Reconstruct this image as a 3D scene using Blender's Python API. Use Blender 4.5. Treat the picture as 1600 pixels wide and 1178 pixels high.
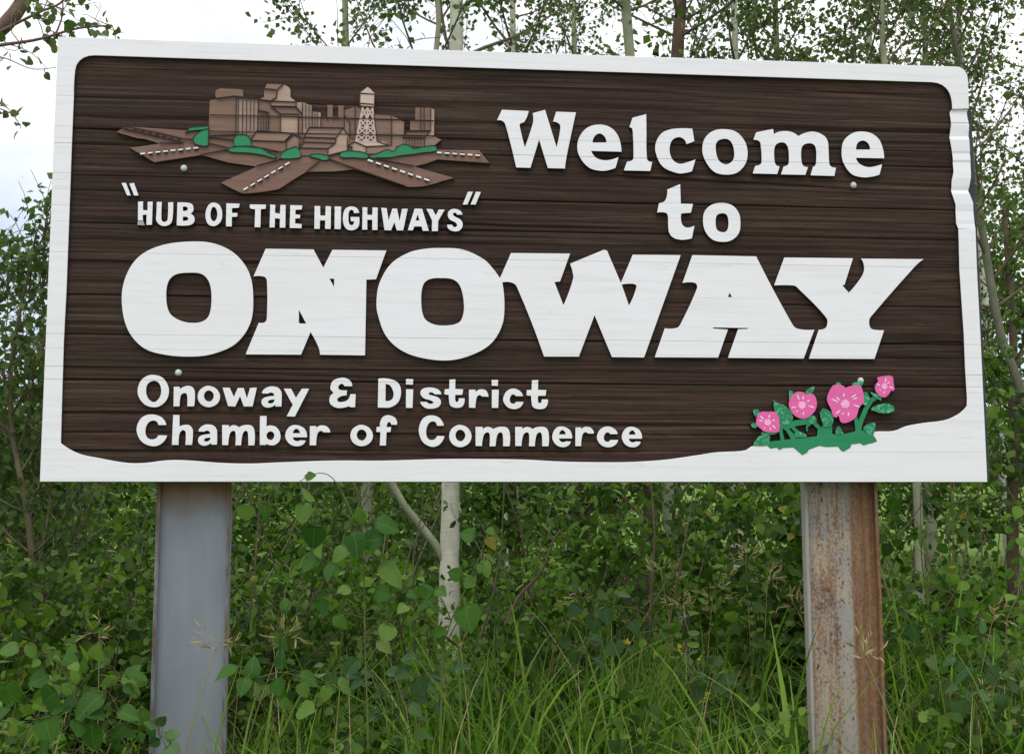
import bpy, bmesh, math, random
import numpy as np
from mathutils import Vector, Matrix

for o in list(bpy.data.objects):
    bpy.data.objects.remove(o)
scene = bpy.context.scene
COL = scene.collection
rng = np.random.default_rng(7)
random.seed(7)

# ------------------------------------------------------------------ camera
SIGN_W, SIGN_Z0 = 3.05, 1.78
F_PX, CX, CY = 2008.67, 800.0, 589.0
V1 = np.array([20604.8, 765.87]); V2 = np.array([739.64, -15464.7])
def _unit(v): return v / np.linalg.norm(v)
EX = _unit(np.array([V1[0] - CX, V1[1] - CY, F_PX]))
EZ = _unit(np.array([V2[0] - CX, V2[1] - CY, F_PX]))
EY = np.cross(EZ, EX)
ROT = np.stack([EX, EY, EZ])                       # camera (x right, y down, z forward) -> world
def _hit(x, y):
    r = np.array([x - CX, y - CY, F_PX]); return r / (r @ EY)
_k = SIGN_W / np.linalg.norm(_hit(1543, 753) - _hit(62, 752))
CAM = np.array([-SIGN_W / 2, 0, SIGN_Z0]) - ROT @ (_hit(62, 752) * _k)
cam_data = bpy.data.cameras.new('camera')
cam_data.sensor_width = 36.0
cam_data.lens = F_PX / 1600 * 36.0
cam_data.clip_start = 0.05
cam_data.clip_end = 2000
cam = bpy.data.objects.new('camera', cam_data); COL.objects.link(cam)
_m = np.stack([ROT[:, 0], -ROT[:, 1], -ROT[:, 2]], axis=1)
cam.matrix_world = Matrix([[*_m[0], CAM[0]], [*_m[1], CAM[1]], [*_m[2], CAM[2]], [0, 0, 0, 1]])
scene.camera = cam
def at(x, y, Y=0.0):
    """world point seen in the photograph at (x, y) on the vertical plane at depth Y"""
    d = ROT @ np.array([x - CX, y - CY, F_PX])
    return CAM + d * ((Y - CAM[1]) / d[1])

# ------------------------------------------------------------------ sky, sun, exposure
SUN_EL, SUN_AZ = math.radians(60), math.radians(200)      # azimuth measured clockwise from +Y
world = bpy.data.worlds.new('World'); scene.world = world; world.use_nodes = True
nt = world.node_tree; nt.nodes.clear()
def N(tree, kind, **kw):
    n = tree.nodes.new(kind)
    for k, v in kw.items(): setattr(n, k, v)
    return n
def setin(n, **kw):
    for k, v in kw.items(): n.inputs[k.replace('_', ' ')].default_value = v
wout = N(nt, 'ShaderNodeOutputWorld')
sky = N(nt, 'ShaderNodeTexSky', sky_type='NISHITA', sun_disc=False, sun_elevation=SUN_EL, sun_rotation=SUN_AZ)
bg1 = N(nt, 'ShaderNodeBackground'); bg1.inputs[1].default_value = 0.15
bg2 = N(nt, 'ShaderNodeBackground'); bg2.inputs[0].default_value = (1.0, 0.995, 0.99, 1)
tc = N(nt, 'ShaderNodeTexCoord')
mp = N(nt, 'ShaderNodeMapping'); mp.inputs['Scale'].default_value = (1.6, 1.6, 3.4); mp.inputs['Location'].default_value = (0.58, 0.174, 1.074)
nz = N(nt, 'ShaderNodeTexNoise'); setin(nz, Scale=1.7, Detail=5.0, Roughness=0.55)
rp = N(nt, 'ShaderNodeValToRGB'); rp.color_ramp.elements[0].position = 0.30; rp.color_ramp.elements[1].position = 0.58
rp.color_ramp.elements[0].color = (0.12, 0.12, 0.12, 1)
sx = N(nt, 'ShaderNodeSeparateXYZ')
mr = N(nt, 'ShaderNodeMapRange'); setin(mr, From_Min=0.0, From_Max=1.0, To_Min=0.88, To_Max=2.15)   # overcast sky: brighter overhead
mx = N(nt, 'ShaderNodeMixShader')
L = nt.links.new
L(sky.outputs[0], bg1.inputs[0]); L(tc.outputs['Generated'], mp.inputs[0]); L(mp.outputs[0], nz.inputs['Vector'])
L(nz.outputs[0], rp.inputs[0]); L(tc.outputs['Generated'], sx.inputs[0]); L(sx.outputs['Z'], mr.inputs[0])
L(mr.outputs[0], bg2.inputs[1]); L(rp.outputs[0], mx.inputs[0]); L(bg1.outputs[0], mx.inputs[1]); L(bg2.outputs[0], mx.inputs[2])
L(mx.outputs[0], wout.inputs[0])
sun_d = bpy.data.lights.new('sun', 'SUN'); sun_d.energy = 1.1; sun_d.angle = math.radians(28); sun_d.color = (1, 0.96, 0.9)
sun = bpy.data.objects.new('sun', sun_d); COL.objects.link(sun)
_sd = Vector((math.sin(SUN_AZ) * math.cos(SUN_EL), math.cos(SUN_AZ) * math.cos(SUN_EL), math.sin(SUN_EL)))
sun.rotation_euler = _sd.to_track_quat('Z', 'Y').to_euler(); sun.location = (0, -6, 12)
vs = scene.view_settings
vs.view_transform = 'Standard'; vs.look = 'None'; vs.gamma = 1.0; vs.exposure = 0.11; vs.use_curve_mapping = False
scene.render.engine = 'CYCLES'
scene.cycles.use_denoising = True
scene.cycles.max_bounces = 5; scene.cycles.transparent_max_bounces = 4

# ------------------------------------------------------------------ materials
def lin(r, g, b):
    f = lambda c: (c / 255 / 12.92) if c / 255 <= 0.04045 else ((c / 255 + 0.055) / 1.055) ** 2.4
    return (f(r), f(g), f(b), 1)
def new_mat(name, rough=0.6, spec=0.3):
    m = bpy.data.materials.new(name); m.use_nodes = True
    b = m.node_tree.nodes['Principled BSDF']
    b.inputs['Roughness'].default_value = rough; b.inputs['Specular IOR Level'].default_value = spec
    return m, m.node_tree, b
def ramp(t, fac, stops):
    r = N(t, 'ShaderNodeValToRGB'); e = r.color_ramp.elements
    while len(e) < len(stops): e.new(0.5)
    for i, (p, c) in enumerate(stops): e[i].position = p; e[i].color = c
    t.links.new(fac, r.inputs[0]); return r.outputs[0]
def noise(t, scale=(1, 1, 1), s=5.0, detail=4.0, rough=0.55, loc=(0, 0, 0), coord='Object'):
    c = N(t, 'ShaderNodeTexCoord'); mpp = N(t, 'ShaderNodeMapping')
    mpp.inputs['Scale'].default_value = scale; mpp.inputs['Location'].default_value = loc
    n = N(t, 'ShaderNodeTexNoise'); setin(n, Scale=s, Detail=detail, Roughness=rough)
    t.links.new(c.outputs[coord], mpp.inputs[0]); t.links.new(mpp.outputs[0], n.inputs['Vector'])
    return n.outputs[0]
def mixc(t, fac, a, b, blend='MIX'):
    m = N(t, 'ShaderNodeMix', data_type='RGBA', blend_type=blend)
    for sock, v in ((m.inputs[0], fac), (m.inputs[6], a), (m.inputs[7], b)):
        if hasattr(v, 'node'): t.links.new(v, sock)
        else: sock.default_value = v
    return m.outputs[2]
def mth(t, op, a, b=None, clamp=False):
    m = N(t, 'ShaderNodeMath', operation=op); m.use_clamp = clamp
    for i, v in enumerate((a, b)):
        if v is None: continue
        if hasattr(v, 'node'): t.links.new(v, m.inputs[i])
        else: m.inputs[i].default_value = v
    return m.outputs[0]
def bump(t, b, h, strength=0.3, dist=0.01):
    n = N(t, 'ShaderNodeBump'); setin(n, Strength=strength, Distance=dist)
    t.links.new(h, n.inputs['Height']); t.links.new(n.outputs[0], b.inputs['Normal'])
def paint(name, c, vary=0.12, rough=0.5, grain=0.25):
    m, t, b = new_mat(name, rough)
    n = noise(t, (0.6, 1, 9), 6.0, 5.0)
    lo = tuple(x * (1 - vary) for x in c[:3]) + (1,); hi = tuple(min(1, x * (1 + vary)) for x in c[:3]) + (1,)
    t.links.new(ramp(t, n, [(0.3, lo), (0.7, hi)]), b.inputs['Base Color'])
    bump(t, b, noise(t, (0.25, 1, 14), 9.0, 6.0, 0.65), grain, 0.002)
    return m
M = {}
M['white'] = paint('white_sign_paint', (0.765, 0.77, 0.785, 1), 0.03, 0.42, 0.22)
t = M['white'].node_tree; b = t.nodes['Principled BSDF']
wn = noise(t, (0.5, 1, 12), 5.0, 6.0, 0.65); wc = ramp(t, wn, [(0.28, (0.69, 0.69, 0.705, 1)), (0.5, (0.768, 0.764, 0.797, 1)), (0.8, (0.79, 0.785, 0.815, 1))])
wk = mth(t, 'ABSOLUTE', mth(t, 'SUBTRACT', mth(t, 'FRACT', mth(t, 'MULTIPLY', noise(t, (0.3, 1, 7), 5.0, 4.0, 0.6, (3, 0, 8)), 6.0)), 0.5))
wm = ramp(t, noise(t, (2.6, 1, 7), 3.0, 2.0, 0.5, (6, 0, 3)), [(0.56, (0, 0, 0, 1)), (0.64, (0.5, 0.5, 0.5, 1))])
wc = mixc(t, mth(t, 'MULTIPLY', ramp(t, wk, [(0.0, (1, 1, 1, 1)), (0.05, (0, 0, 0, 1))]), wm), wc, (0.42, 0.41, 0.40, 1))
wc = mixc(t, ramp(t, noise(t, (1, 1, 1), 1.7, 3.0), [(0.45, (0, 0, 0, 1)), (0.8, (0.35, 0.35, 0.35, 1))]), wc, (0.72, 0.70, 0.67, 1))
t.links.new(wc, b.inputs['Base Color'])
M['tan_dark'] = paint('dark_tan_paint', lin(118, 92, 77), 0.22)
M['tan_mid'] = paint('mid_tan_paint', lin(137, 110, 95), 0.2)
M['tan_light'] = paint('light_tan_paint', lin(166, 140, 123), 0.18)
M['tan_pale'] = paint('pale_tan_paint', lin(190, 168, 155), 0.14)
M['road'] = paint('brown_road_paint', lin(118, 89, 76), 0.2)
M['line'] = paint('dark_brown_line_paint', lin(44, 27, 25), 0.1)
M['green'] = paint('green_sign_paint', lin(32, 128, 84), 0.1)
M['leafpaint'] = paint('leaf_green_paint', lin(34, 132, 90), 0.1)
M['pink'] = paint('pink_petal_paint', lin(220, 98, 160), 0.07)
M['palepink'] = paint('pale_pink_paint', lin(240, 165, 205), 0.25)
M['bolt'] = paint('bolt_paint', lin(190, 200, 192), 0.2, 0.35)
M['bare'] = paint('bare_grey_wood', lin(165, 160, 150), 0.25, 0.8, 0.6)
# leaf paint with dabbed highlights
t = M['leafpaint'].node_tree; b = t.nodes['Principled BSDF']
t.links.new(ramp(t, noise(t, (1, 1, 1), 95.0, 2.0), [(0.48, lin(30, 122, 82)), (0.72, lin(96, 182, 142))]), b.inputs['Base Color'])
# stained cedar
m, t, b = new_mat('brown_stained_cedar', 0.65, 0.14); M['brown'] = m
oi = N(t, 'ShaderNodeObjectInfo')
g1 = noise(t, (0.5, 1, 26), 4.0, 8.0, 0.62); g2 = noise(t, (1.2, 1, 160), 5.0, 4.0, 0.6); g3 = noise(t, (0.7, 1, 2.2), 2.1, 3.0)
c1 = ramp(t, g1, [(0.28, lin(38, 29, 27)), (0.5, lin(60, 48, 42)), (0.74, lin(86, 71, 62))])
c2 = mixc(t, 0.55, c1, ramp(t, g2, [(0.3, (0.62, 0.6, 0.6, 1)), (0.7, (1.2, 1.16, 1.12, 1))]), 'MULTIPLY')
c3 = mixc(t, 1.0, c2, ramp(t, g3, [(0.25, (0.72, 0.7, 0.72, 1)), (0.75, (1.2, 1.18, 1.15, 1))]), 'MULTIPLY')
c4 = mixc(t, 1.0, c3, ramp(t, oi.outputs['Random'], [(0.0, (0.82, 0.8, 0.8, 1)), (1.0, (1.12, 1.1, 1.08, 1))]), 'MULTIPLY')
g4 = noise(t, (0.55, 1, 46), 5.0, 6.0, 0.7, (2, 0, 5)); g5 = noise(t, (0.35, 1, 9), 6.0, 3.0, 0.55, (4, 0, 1)); g6 = noise(t, (2.2, 1, 8), 2.0, 3.0, 0.6, (9, 0, 2))
c4 = mixc(t, 0.8, c4, ramp(t, g4, [(0.32, (0.62, 0.6, 0.6, 1)), (0.5, (1, 1, 1, 1)), (0.7, (1.32, 1.26, 1.2, 1))]), 'MULTIPLY')
ring_ = mth(t, 'ABSOLUTE', mth(t, 'SUBTRACT', mth(t, 'FRACT', mth(t, 'MULTIPLY', g5, 9.0)), 0.5))
c4 = mixc(t, ramp(t, ring_, [(0.0, (0.75, 0.75, 0.75, 1)), (0.09, (0, 0, 0, 1))]), c4, lin(30, 22, 21))
c4 = mixc(t, ramp(t, g6, [(0.68, (0, 0, 0, 1)), (0.76, (0.75, 0.75, 0.75, 1))]), c4, lin(28, 21, 20))
tone = noise(t, (0.9, 1, 14), 2.0, 2.0, 0.5, (1, 0, 7)); c4 = mixc(t, 1.0, c4, ramp(t, tone, [(0.35, (1.1, 0.97, 0.98, 1)), (0.65, (0.97, 1.02, 0.92, 1))]), 'MULTIPLY')
t.links.new(c4, b.inputs['Base Color']); bump(t, b, mth(t, 'ADD', g2, g4), 0.5, 0.0025)
m, t, b = new_mat('dark_brown_edge', 0.7); M['edge'] = m; b.inputs['Base Color'].default_value = lin(40, 30, 32)
m, t, b = new_mat('blue_grey_backing', 0.6); M['backing'] = m
t.links.new(ramp(t, noise(t, (1, 1, 1), 7.0), [(0.3, lin(46, 51, 60)), (0.7, lin(66, 72, 82))]), b.inputs['Base Color'])

def steel(name, rust_amount, stripe=False):
    m, t, b = new_mat(name, 0.5, 0.3)
    grey = ramp(t, noise(t, (3, 3, 0.8), 5.0, 5.0), [(0.3, lin(114, 119, 127)), (0.7, lin(128, 133, 141))])
    streak = noise(t, (13, 13, 0.8), 2.6, 6.0, 0.7, (3.1, 0, 1.7)); speck = noise(t, (1, 1, 0.7), 60.0, 5.0, 0.75); soft = noise(t, (5, 5, 3), 3.0, 5.0, 0.6)
    co = N(t, 'ShaderNodeTexCoord'); sp = N(t, 'ShaderNodeSeparateXYZ'); t.links.new(co.outputs['Object'], sp.inputs[0])
    def rng_(sock, a, c, lo, hi):
        q = N(t, 'ShaderNodeMapRange'); setin(q, From_Min=a, From_Max=c, To_Min=lo, To_Max=hi); t.links.new(sock, q.inputs[0]); return q.outputs[0]
    v = mth(t, 'ADD', mth(t, 'MULTIPLY', streak, 0.8), mth(t, 'MULTIPLY', speck, 0.6))
    wob = mth(t, 'MULTIPLY', mth(t, 'SUBTRACT', streak, 0.5), 0.03)
    if stripe:
        fine = noise(t, (1, 1, 0.8), 105.0, 6.0, 0.75, (0.4, 0, 0.9)); sk = mth(t, 'SUBTRACT', streak, 0.5)
        rustc = ramp(t, mth(t, 'ADD', mth(t, 'MULTIPLY', soft, 0.5), mth(t, 'MULTIPLY', speck, 0.5)), [(0.36, lin(84, 56, 34)), (0.5, lin(126, 88, 52)), (0.64, lin(150, 124, 92))])
        pale = ramp(t, soft, [(0.3, lin(136, 135, 138)), (0.55, lin(150, 143, 134)), (0.7, lin(160, 150, 136))])
        fac = ramp(t, mth(t, 'ADD', fine, mth(t, 'MULTIPLY', sk, 0.95)), [(0.47, (0.02, 0.02, 0.02, 1)), (0.63, (0.95, 0.95, 0.95, 1))])
        col = mixc(t, fac, pale, rustc)
        run = mth(t, 'MULTIPLY', rng_(mth(t, 'ADD', sp.outputs['X'], mth(t, 'MULTIPLY', wob, 0.25)), 0.030, 0.042, 0.0, 1.0), ramp(t, mth(t, 'ADD', fine, mth(t, 'MULTIPLY', sk, 0.5)), [(0.3, (0.6, 0.6, 0.6, 1)), (0.55, (0.95, 0.95, 0.95, 1))]))
        runc = ramp(t, mth(t, 'ADD', mth(t, 'MULTIPLY', noise(t, (16, 16, 0.9), 3.0, 7.0, 0.75, (7, 1, 0)), 0.65), mth(t, 'MULTIPLY', speck, 0.35)), [(0.36, lin(80, 52, 32)), (0.5, lin(112, 76, 46)), (0.66, lin(140, 112, 84))])
        col = mixc(t, run, col, runc)
        pit = mth(t, 'MULTIPLY', ramp(t, noise(t, (8, 8, 5), 8.0, 4.0, 0.65, (1.3, 2, 0.4)), [(0.64, (0, 0, 0, 1)), (0.67, (1, 1, 1, 1))]), ramp(t, sp.outputs['X'], [(0.0, (1, 1, 1, 1)), (0.05, (0.4, 0.4, 0.4, 1))]))
        col = mixc(t, pit, col, lin(58, 34, 28))
        out_l = rng_(sp.outputs['X'], -0.1172, -0.1165, 0.75, 0.0)                 # the outer flange face kept most of its paint
        col = mixc(t, out_l, col, lin(146, 146, 142))
    else:
        fac0 = ramp(t, v, [(rust_amount, (0, 0, 0, 1)), (rust_amount + 0.1, (1, 1, 1, 1))])
        col = mixc(t, fac0, grey, lin(104, 76, 54))
        stain = mth(t, 'MULTIPLY', rng_(mth(t, 'ADD', sp.outputs['Z'], mth(t, 'MULTIPLY', soft, 0.10)), 1.705, 1.81, 0.0, 1.0), ramp(t, soft, [(0.2, (0.75,) * 3 + (1,)), (0.6, (1, 1, 1, 1))]))
        col = mixc(t, stain, col, lin(112, 84, 50))
        ed = mth(t, 'MULTIPLY', rng_(sp.outputs['Y'], -0.1278, -0.1262, 1.0, 0.0), ramp(t, noise(t, (6, 6, 1), 5.0, 9.0, 0.75, (0.3, 0, 2.2)), [(0.40, (0.05, 0.05, 0.05, 1)), (0.58, (0.9, 0.9, 0.9, 1))]))
        col = mixc(t, ed, col, lin(82, 58, 46)); fac = stain
    t.links.new(col, b.inputs['Base Color'])
    b.inputs['Roughness'].default_value = 0.62 if stripe else 0.5
    bump(t, b, speck, 0.35 if stripe else 0.08, 0.004)
    return m
M['steel_clean'] = steel('grey_painted_steel', 1.0)
M['steel_rusty'] = steel('rust_streaked_steel', 0.60, True)

def leaf_mat(name, lo, mid, hi, trans=0.35, per_object=False, gloss=0.14):
    m = bpy.data.materials.new(name); m.use_nodes = True; t = m.node_tree; t.nodes.clear()
    out = N(t, 'ShaderNodeOutputMaterial')
    if per_object: r = N(t, 'ShaderNodeObjectInfo').outputs['Random']
    else: r = N(t, 'ShaderNodeNewGeometry').outputs['Random Per Island']
    c = ramp(t, r, [(0.0, lo), (0.55, mid), (0.991, hi), (0.994, (0.30, 0.27, 0.05, 1)), (1.0, (0.22, 0.15, 0.06, 1))])
    if per_object:
        c = mixc(t, 0.5, c, ramp(t, noise(t, (1, 1, 1), 26.0, 4.0), [(0.35, (0.75, 0.78, 0.7, 1)), (0.65, (1.2, 1.15, 1.1, 1))]), 'MULTIPLY')
    if per_object:
        co = N(t, 'ShaderNodeTexCoord'); sp = N(t, 'ShaderNodeSeparateXYZ'); t.links.new(co.outputs['Object'], sp.inputs[0])
        ax = mth(t, 'ABSOLUTE', sp.outputs['X']); rib = mth(t, 'LESS_THAN', ax, 0.014)
        side = mth(t, 'FRACT', mth(t, 'MULTIPLY', mth(t, 'SUBTRACT', sp.outputs['Y'], mth(t, 'MULTIPLY', ax, 0.75)), 6.5))
        vein = mth(t, 'MAXIMUM', rib, mth(t, 'MULTIPLY', mth(t, 'LESS_THAN', side, 0.07), 0.6))
        c = mixc(t, mth(t, 'MULTIPLY', vein, 0.32), c, (0.17, 0.28, 0.10, 1))
        bf = N(t, 'ShaderNodeNewGeometry').outputs['Backfacing']
        c = mixc(t, mth(t, 'MULTIPLY', bf, 0.45), c, (0.17, 0.25, 0.13, 1))
    d = N(t, 'ShaderNodeBsdfPrincipled'); setin(d, Roughness=0.55); d.inputs['Specular IOR Level'].default_value = gloss
    tr = N(t, 'ShaderNodeBsdfTranslucent'); ms = N(t, 'ShaderNodeMixShader'); ms.inputs[0].default_value = trans
    t.links.new(c, d.inputs['Base Color'])
    t.links.new(mixc(t, 1.0, c, (1.3, 1.5, 0.6, 1), 'MULTIPLY'), tr.inputs[0])
    t.links.new(d.outputs[0], ms.inputs[1]); t.links.new(tr.outputs[0], ms.inputs[2]); t.links.new(ms.outputs[0], out.inputs[0])
    return m
M['aspen_leaf'] = leaf_mat('aspen_leaf', (0.045, 0.078, 0.024, 1), (0.08, 0.128, 0.04, 1), (0.15, 0.205, 0.085, 1))
M['dark_leaf'] = leaf_mat('shrub_leaf_dark', (0.018, 0.042, 0.008, 1), (0.056, 0.112, 0.018, 1), (0.155, 0.25, 0.045, 1))
M['light_leaf'] = leaf_mat('shrub_leaf_light', (0.055, 0.13, 0.014, 1), (0.09, 0.19, 0.024, 1), (0.16, 0.28, 0.045, 1))
M['blue_leaf'] = leaf_mat('willow_leaf', (0.042, 0.08, 0.022, 1), (0.07, 0.12, 0.033, 1), (0.13, 0.19, 0.06, 1))
M['sapling_leaf'] = leaf_mat('poplar_sapling_leaf', (0.024, 0.08, 0.012, 1), (0.055, 0.135, 0.022, 1), (0.14, 0.23, 0.052, 1), 0.34, True, 0.16)
M['dull_leaf'] = leaf_mat('dull_green_leaf', (0.030, 0.075, 0.024, 1), (0.046, 0.105, 0.032, 1), (0.08, 0.15, 0.055, 1), 0.25, True, 0.2)
M['grass'] = leaf_mat('grass_blade', (0.06, 0.125, 0.014, 1), (0.13, 0.245, 0.032, 1), (0.26, 0.39, 0.085, 1), 0.42)
M['dry'] = leaf_mat('dry_grass', (0.22, 0.18, 0.08, 1), (0.34, 0.28, 0.14, 1), (0.46, 0.39, 0.22, 1), 0.25)
M['far_leaf'] = leaf_mat('far_foliage', (0.025, 0.065, 0.015, 1), (0.045, 0.10, 0.024, 1), (0.075, 0.15, 0.04, 1))
M['yellow'] = leaf_mat('yellow_petal', (0.5, 0.42, 0.05, 1), (0.6, 0.5, 0.06, 1), (0.65, 0.55, 0.1, 1))
def bark(name, a, bcol, scars=True):
    m, t, b = new_mat(name, 0.8, 0.15)
    c = ramp(t, noise(t, (2, 2, 1), 6.0, 6.0, 0.6), [(0.3, a), (0.7, bcol)])
    if scars:
        c = mixc(t, ramp(t, noise(t, (9, 9, 22), 3.2, 2.0), [(0.72, (0, 0, 0, 1)), (0.76, (0.85, 0.85, 0.85, 1))]), c, lin(58, 52, 42))
        c = mixc(t, ramp(t, noise(t, (5, 5, 60), 2.2, 3.0), [(0.55, (0, 0, 0, 1)), (0.75, (0.45, 0.45, 0.45, 1))]), c, lin(120, 118, 96))
    t.links.new(c, b.inputs['Base Color']); bump(t, b, noise(t, (5, 5, 16), 7.0, 5.0), 0.4, 0.006)
    return m
M['aspen_bark'] = bark('pale_aspen_bark', lin(168, 168, 148), lin(206, 206, 190))
M['grey_bark'] = bark('green_grey_bark', lin(120, 124, 100), lin(158, 160, 136))
M['shade_bark'] = bark('shaded_grey_bark', lin(92, 95, 78), lin(126, 127, 106))  # darker version of the grey bark, shade put into its colour
M['dark_bark'] = bark('dark_brown_bark', lin(72, 60, 50), lin(116, 98, 84), False)
M['red_twig'] = bark('reddish_twig_bark', lin(92, 70, 64), lin(124, 104, 94), False)
M['brown_twig'] = bark('grey_brown_twig_bark', lin(78, 70, 56), lin(118, 108, 88), False)
M['green_stem'] = bark('green_stem', lin(70, 78, 44), lin(100, 106, 64), False)

# ------------------------------------------------------------------ object helpers
def link(name, mesh, parent=None, mats=()):
    o = bpy.data.objects.new(name, mesh); COL.objects.link(o)
    for m in mats:
        if m.name not in [x.name for x in mesh.materials if x]: mesh.materials.append(m)
    if parent is not None: o.parent = parent
    return o
def tag(o, label=None, cat=None, group=None, kind=None):
    if label: o['label'] = label
    if cat: o['category'] = cat
    if group: o['group'] = group
    if kind: o['kind'] = kind
    return o
def empty(name, loc=(0, 0, 0)):
    o = bpy.data.objects.new(name, None); o.empty_display_size = 0.1; o.location = loc; COL.objects.link(o); return o
def pymesh(name, v, f, smooth=False):
    me = bpy.data.meshes.new(name); me.from_pydata([tuple(p) for p in v], [], f); me.update()
    if smooth: me.polygons.foreach_set('use_smooth', np.ones(len(me.polygons), bool))
    return me
def np_mesh(name, verts, polys, smooth=False):
    """verts (n,3), polys (m,k) integer array"""
    me = bpy.data.meshes.new(name); k = polys.shape[1]
    me.vertices.add(len(verts)); me.vertices.foreach_set('co', np.ascontiguousarray(verts, np.float32).ravel())
    me.loops.add(polys.size); me.loops.foreach_set('vertex_index', np.ascontiguousarray(polys, np.int32).ravel())
    me.polygons.add(len(polys)); me.polygons.foreach_set('loop_start', np.arange(0, polys.size, k, dtype=np.int32))
    me.update(calc_edges=True)
    if smooth: me.polygons.foreach_set('use_smooth', np.ones(len(polys), bool))
    return me
def box_mesh(name, x0, x1, y0, y1, z0, z1, bev=0.0):
    bm = bmesh.new(); bmesh.ops.create_cube(bm, size=1)
    for v in bm.verts: v.co = Vector(((x0 + x1) / 2 + v.co.x * (x1 - x0), (y0 + y1) / 2 + v.co.y * (y1 - y0), (z0 + z1) / 2 + v.co.z * (z1 - z0)))
    if bev: bmesh.ops.bevel(bm, geom=bm.edges[:], offset=bev, segments=2, affect='EDGES', profile=0.5)
    me = bpy.data.meshes.new(name); bm.to_mesh(me); bm.free(); return me

# ------------------------------------------------------------------ contours
def parse(s, ox=0, oy=0, sc=1.0):
    pts = []
    for w in s.split():
        sm = w.endswith('*'); a, c = w.rstrip('*').split(',')
        pts.append((ox + float(a) / sc, oy + float(c) / sc, sm))
    return pts
def sample(pts, step=3.0):
    out = []; n = len(pts)
    for i in range(n):
        p0, p1, p2, p3 = pts[i - 1], pts[i], pts[(i + 1) % n], pts[(i + 2) % n]
        a = np.array(p1[:2]); c = np.array(p2[:2]); out.append(tuple(a))
        if not (p1[2] or p2[2]): continue
        d = np.linalg.norm(c - a)
        def tan(prev, cur, nxt):
            u = np.array(nxt[:2]) - np.array(prev[:2]); l = np.linalg.norm(u)
            return u / l * d if l > 0 else u
        ta = tan(p0, p1, p2) if p1[2] else None
        tb = tan(p1, p2, p3) if p2[2] else None
        if ta is None: ta = 2 * (c - a) - tb if tb is not None else c - a; ta = ta / max(1e-6, np.linalg.norm(ta)) * d
        if tb is None: tb = 2 * (c - a) - ta; tb = tb / max(1e-6, np.linalg.norm(tb)) * d
        k = max(2, min(9, int(d / step)))
        for j in range(1, k):
            u = j / k; h1 = 2 * u**3 - 3 * u**2 + 1; h2 = u**3 - 2 * u**2 + u; h3 = -2 * u**3 + 3 * u**2; h4 = u**3 - u**2
            out.append(tuple(h1 * a + h2 * ta + h3 * c + h4 * tb))
    return out
GROOVES = []
def carve(name, contours, mats, parent, y_front=0.0, depth=0.02, bev=0.0008, grooves=True):
    """contours: photo-pixel polygons traced on the sign face; made as a raised solid of the given depth"""
    cu = bpy.data.curves.new(name, 'CURVE'); cu.dimensions = '2D'; cu.fill_mode = 'BOTH'
    cu.extrude = depth / 2 - bev; cu.bevel_depth = bev; cu.bevel_resolution = 0; cu.offset = -bev
    for c in contours:
        sp = cu.splines.new('POLY'); w = [at(x, y, 0.0) for x, y in c]
        sp.points.add(len(w) - 1)
        for q, p in zip(sp.points, w): q.co = (p[0], p[2], 0, 1)
        sp.use_cyclic_u = True
    tmp = bpy.data.objects.new('tmp', cu); COL.objects.link(tmp)
    dg = bpy.context.evaluated_depsgraph_get(); dg.update()
    me = bpy.data.meshes.new_from_object(tmp.evaluated_get(dg))
    bpy.data.objects.remove(tmp); bpy.data.curves.remove(cu)
    me.name = name; me.materials.clear()
    for v in me.vertices: v.co = Vector((v.co.x, y_front + depth / 2 - v.co.z, v.co.y))
    bm = bmesh.new(); bm.from_mesh(me)
    bmesh.ops.remove_doubles(bm, verts=bm.verts, dist=1e-5)
    if grooves and GROOVES:
        zs = [v.co.z for v in bm.verts]; lo, hi = min(zs), max(zs)
        for z, g in GROOVES:
            if not (lo + 0.002 < z < hi - 0.002): continue
            for zz in (z - g, z + g):
                bmesh.ops.bisect_plane(bm, geom=bm.verts[:] + bm.edges[:] + bm.faces[:], plane_co=(0, 0, zz), plane_no=(0, 0, 1), dist=1e-6)
            kill = [f for f in bm.faces if abs(f.calc_center_median().z - z) < g * 0.9 and max(abs(v.co.z - z) for v in f.verts) < g * 1.05]
            bmesh.ops.delete(bm, geom=kill, context='FACES')
    bm.to_mesh(me); bm.free()
    for m in mats: me.materials.append(m)
    for p in me.polygons: p.material_index = 0 if (abs(p.normal.y) > 0.3 and p.center.y < y_front + depth / 2) else 1
    return link(name, me, parent)
def stroke(pts, w):
    """polygon outline of a polyline of width w (number or per-point list)"""
    p = np.array(pts, float); n = len(p); ws = np.array(w if hasattr(w, '__len__') else [w] * n, float)
    Ls, Rs = [], []
    for i in range(n):
        d = p[min(i + 1, n - 1)] - p[max(i - 1, 0)]; d = d / np.linalg.norm(d); nn = np.array([-d[1], d[0]]) * ws[i] / 2
        Ls.append(p[i] + nn); Rs.append(p[i] - nn)
    return [tuple(q) for q in Ls + Rs[::-1]]
def line_prisms(name, segs, y0, mat, parent, depth=0.003):
    """thin painted grooves/dashes: list of (polygon px); each its own shallow prism"""
    V, Fc = [], []
    for i, poly in enumerate(segs):
        w = [at(x, y, 0.0) for x, y in poly]; k = len(w); b0 = len(V); yy = y0 - 0.00002 * (i % 25)
        V += [(p[0], yy, p[2]) for p in w] + [(p[0], yy + depth, p[2]) for p in w]
        Fc.append(list(range(b0, b0 + k)))
        for j in range(k): Fc.append([b0 + j, b0 + (j + 1) % k, b0 + k + (j + 1) % k, b0 + k + j])
    me = pymesh(name, V, Fc); bm = bmesh.new(); bm.from_mesh(me); bmesh.ops.recalc_face_normals(bm, faces=bm.faces); bm.to_mesh(me); bm.free()
    return link(name, me, parent, [mat])

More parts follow.
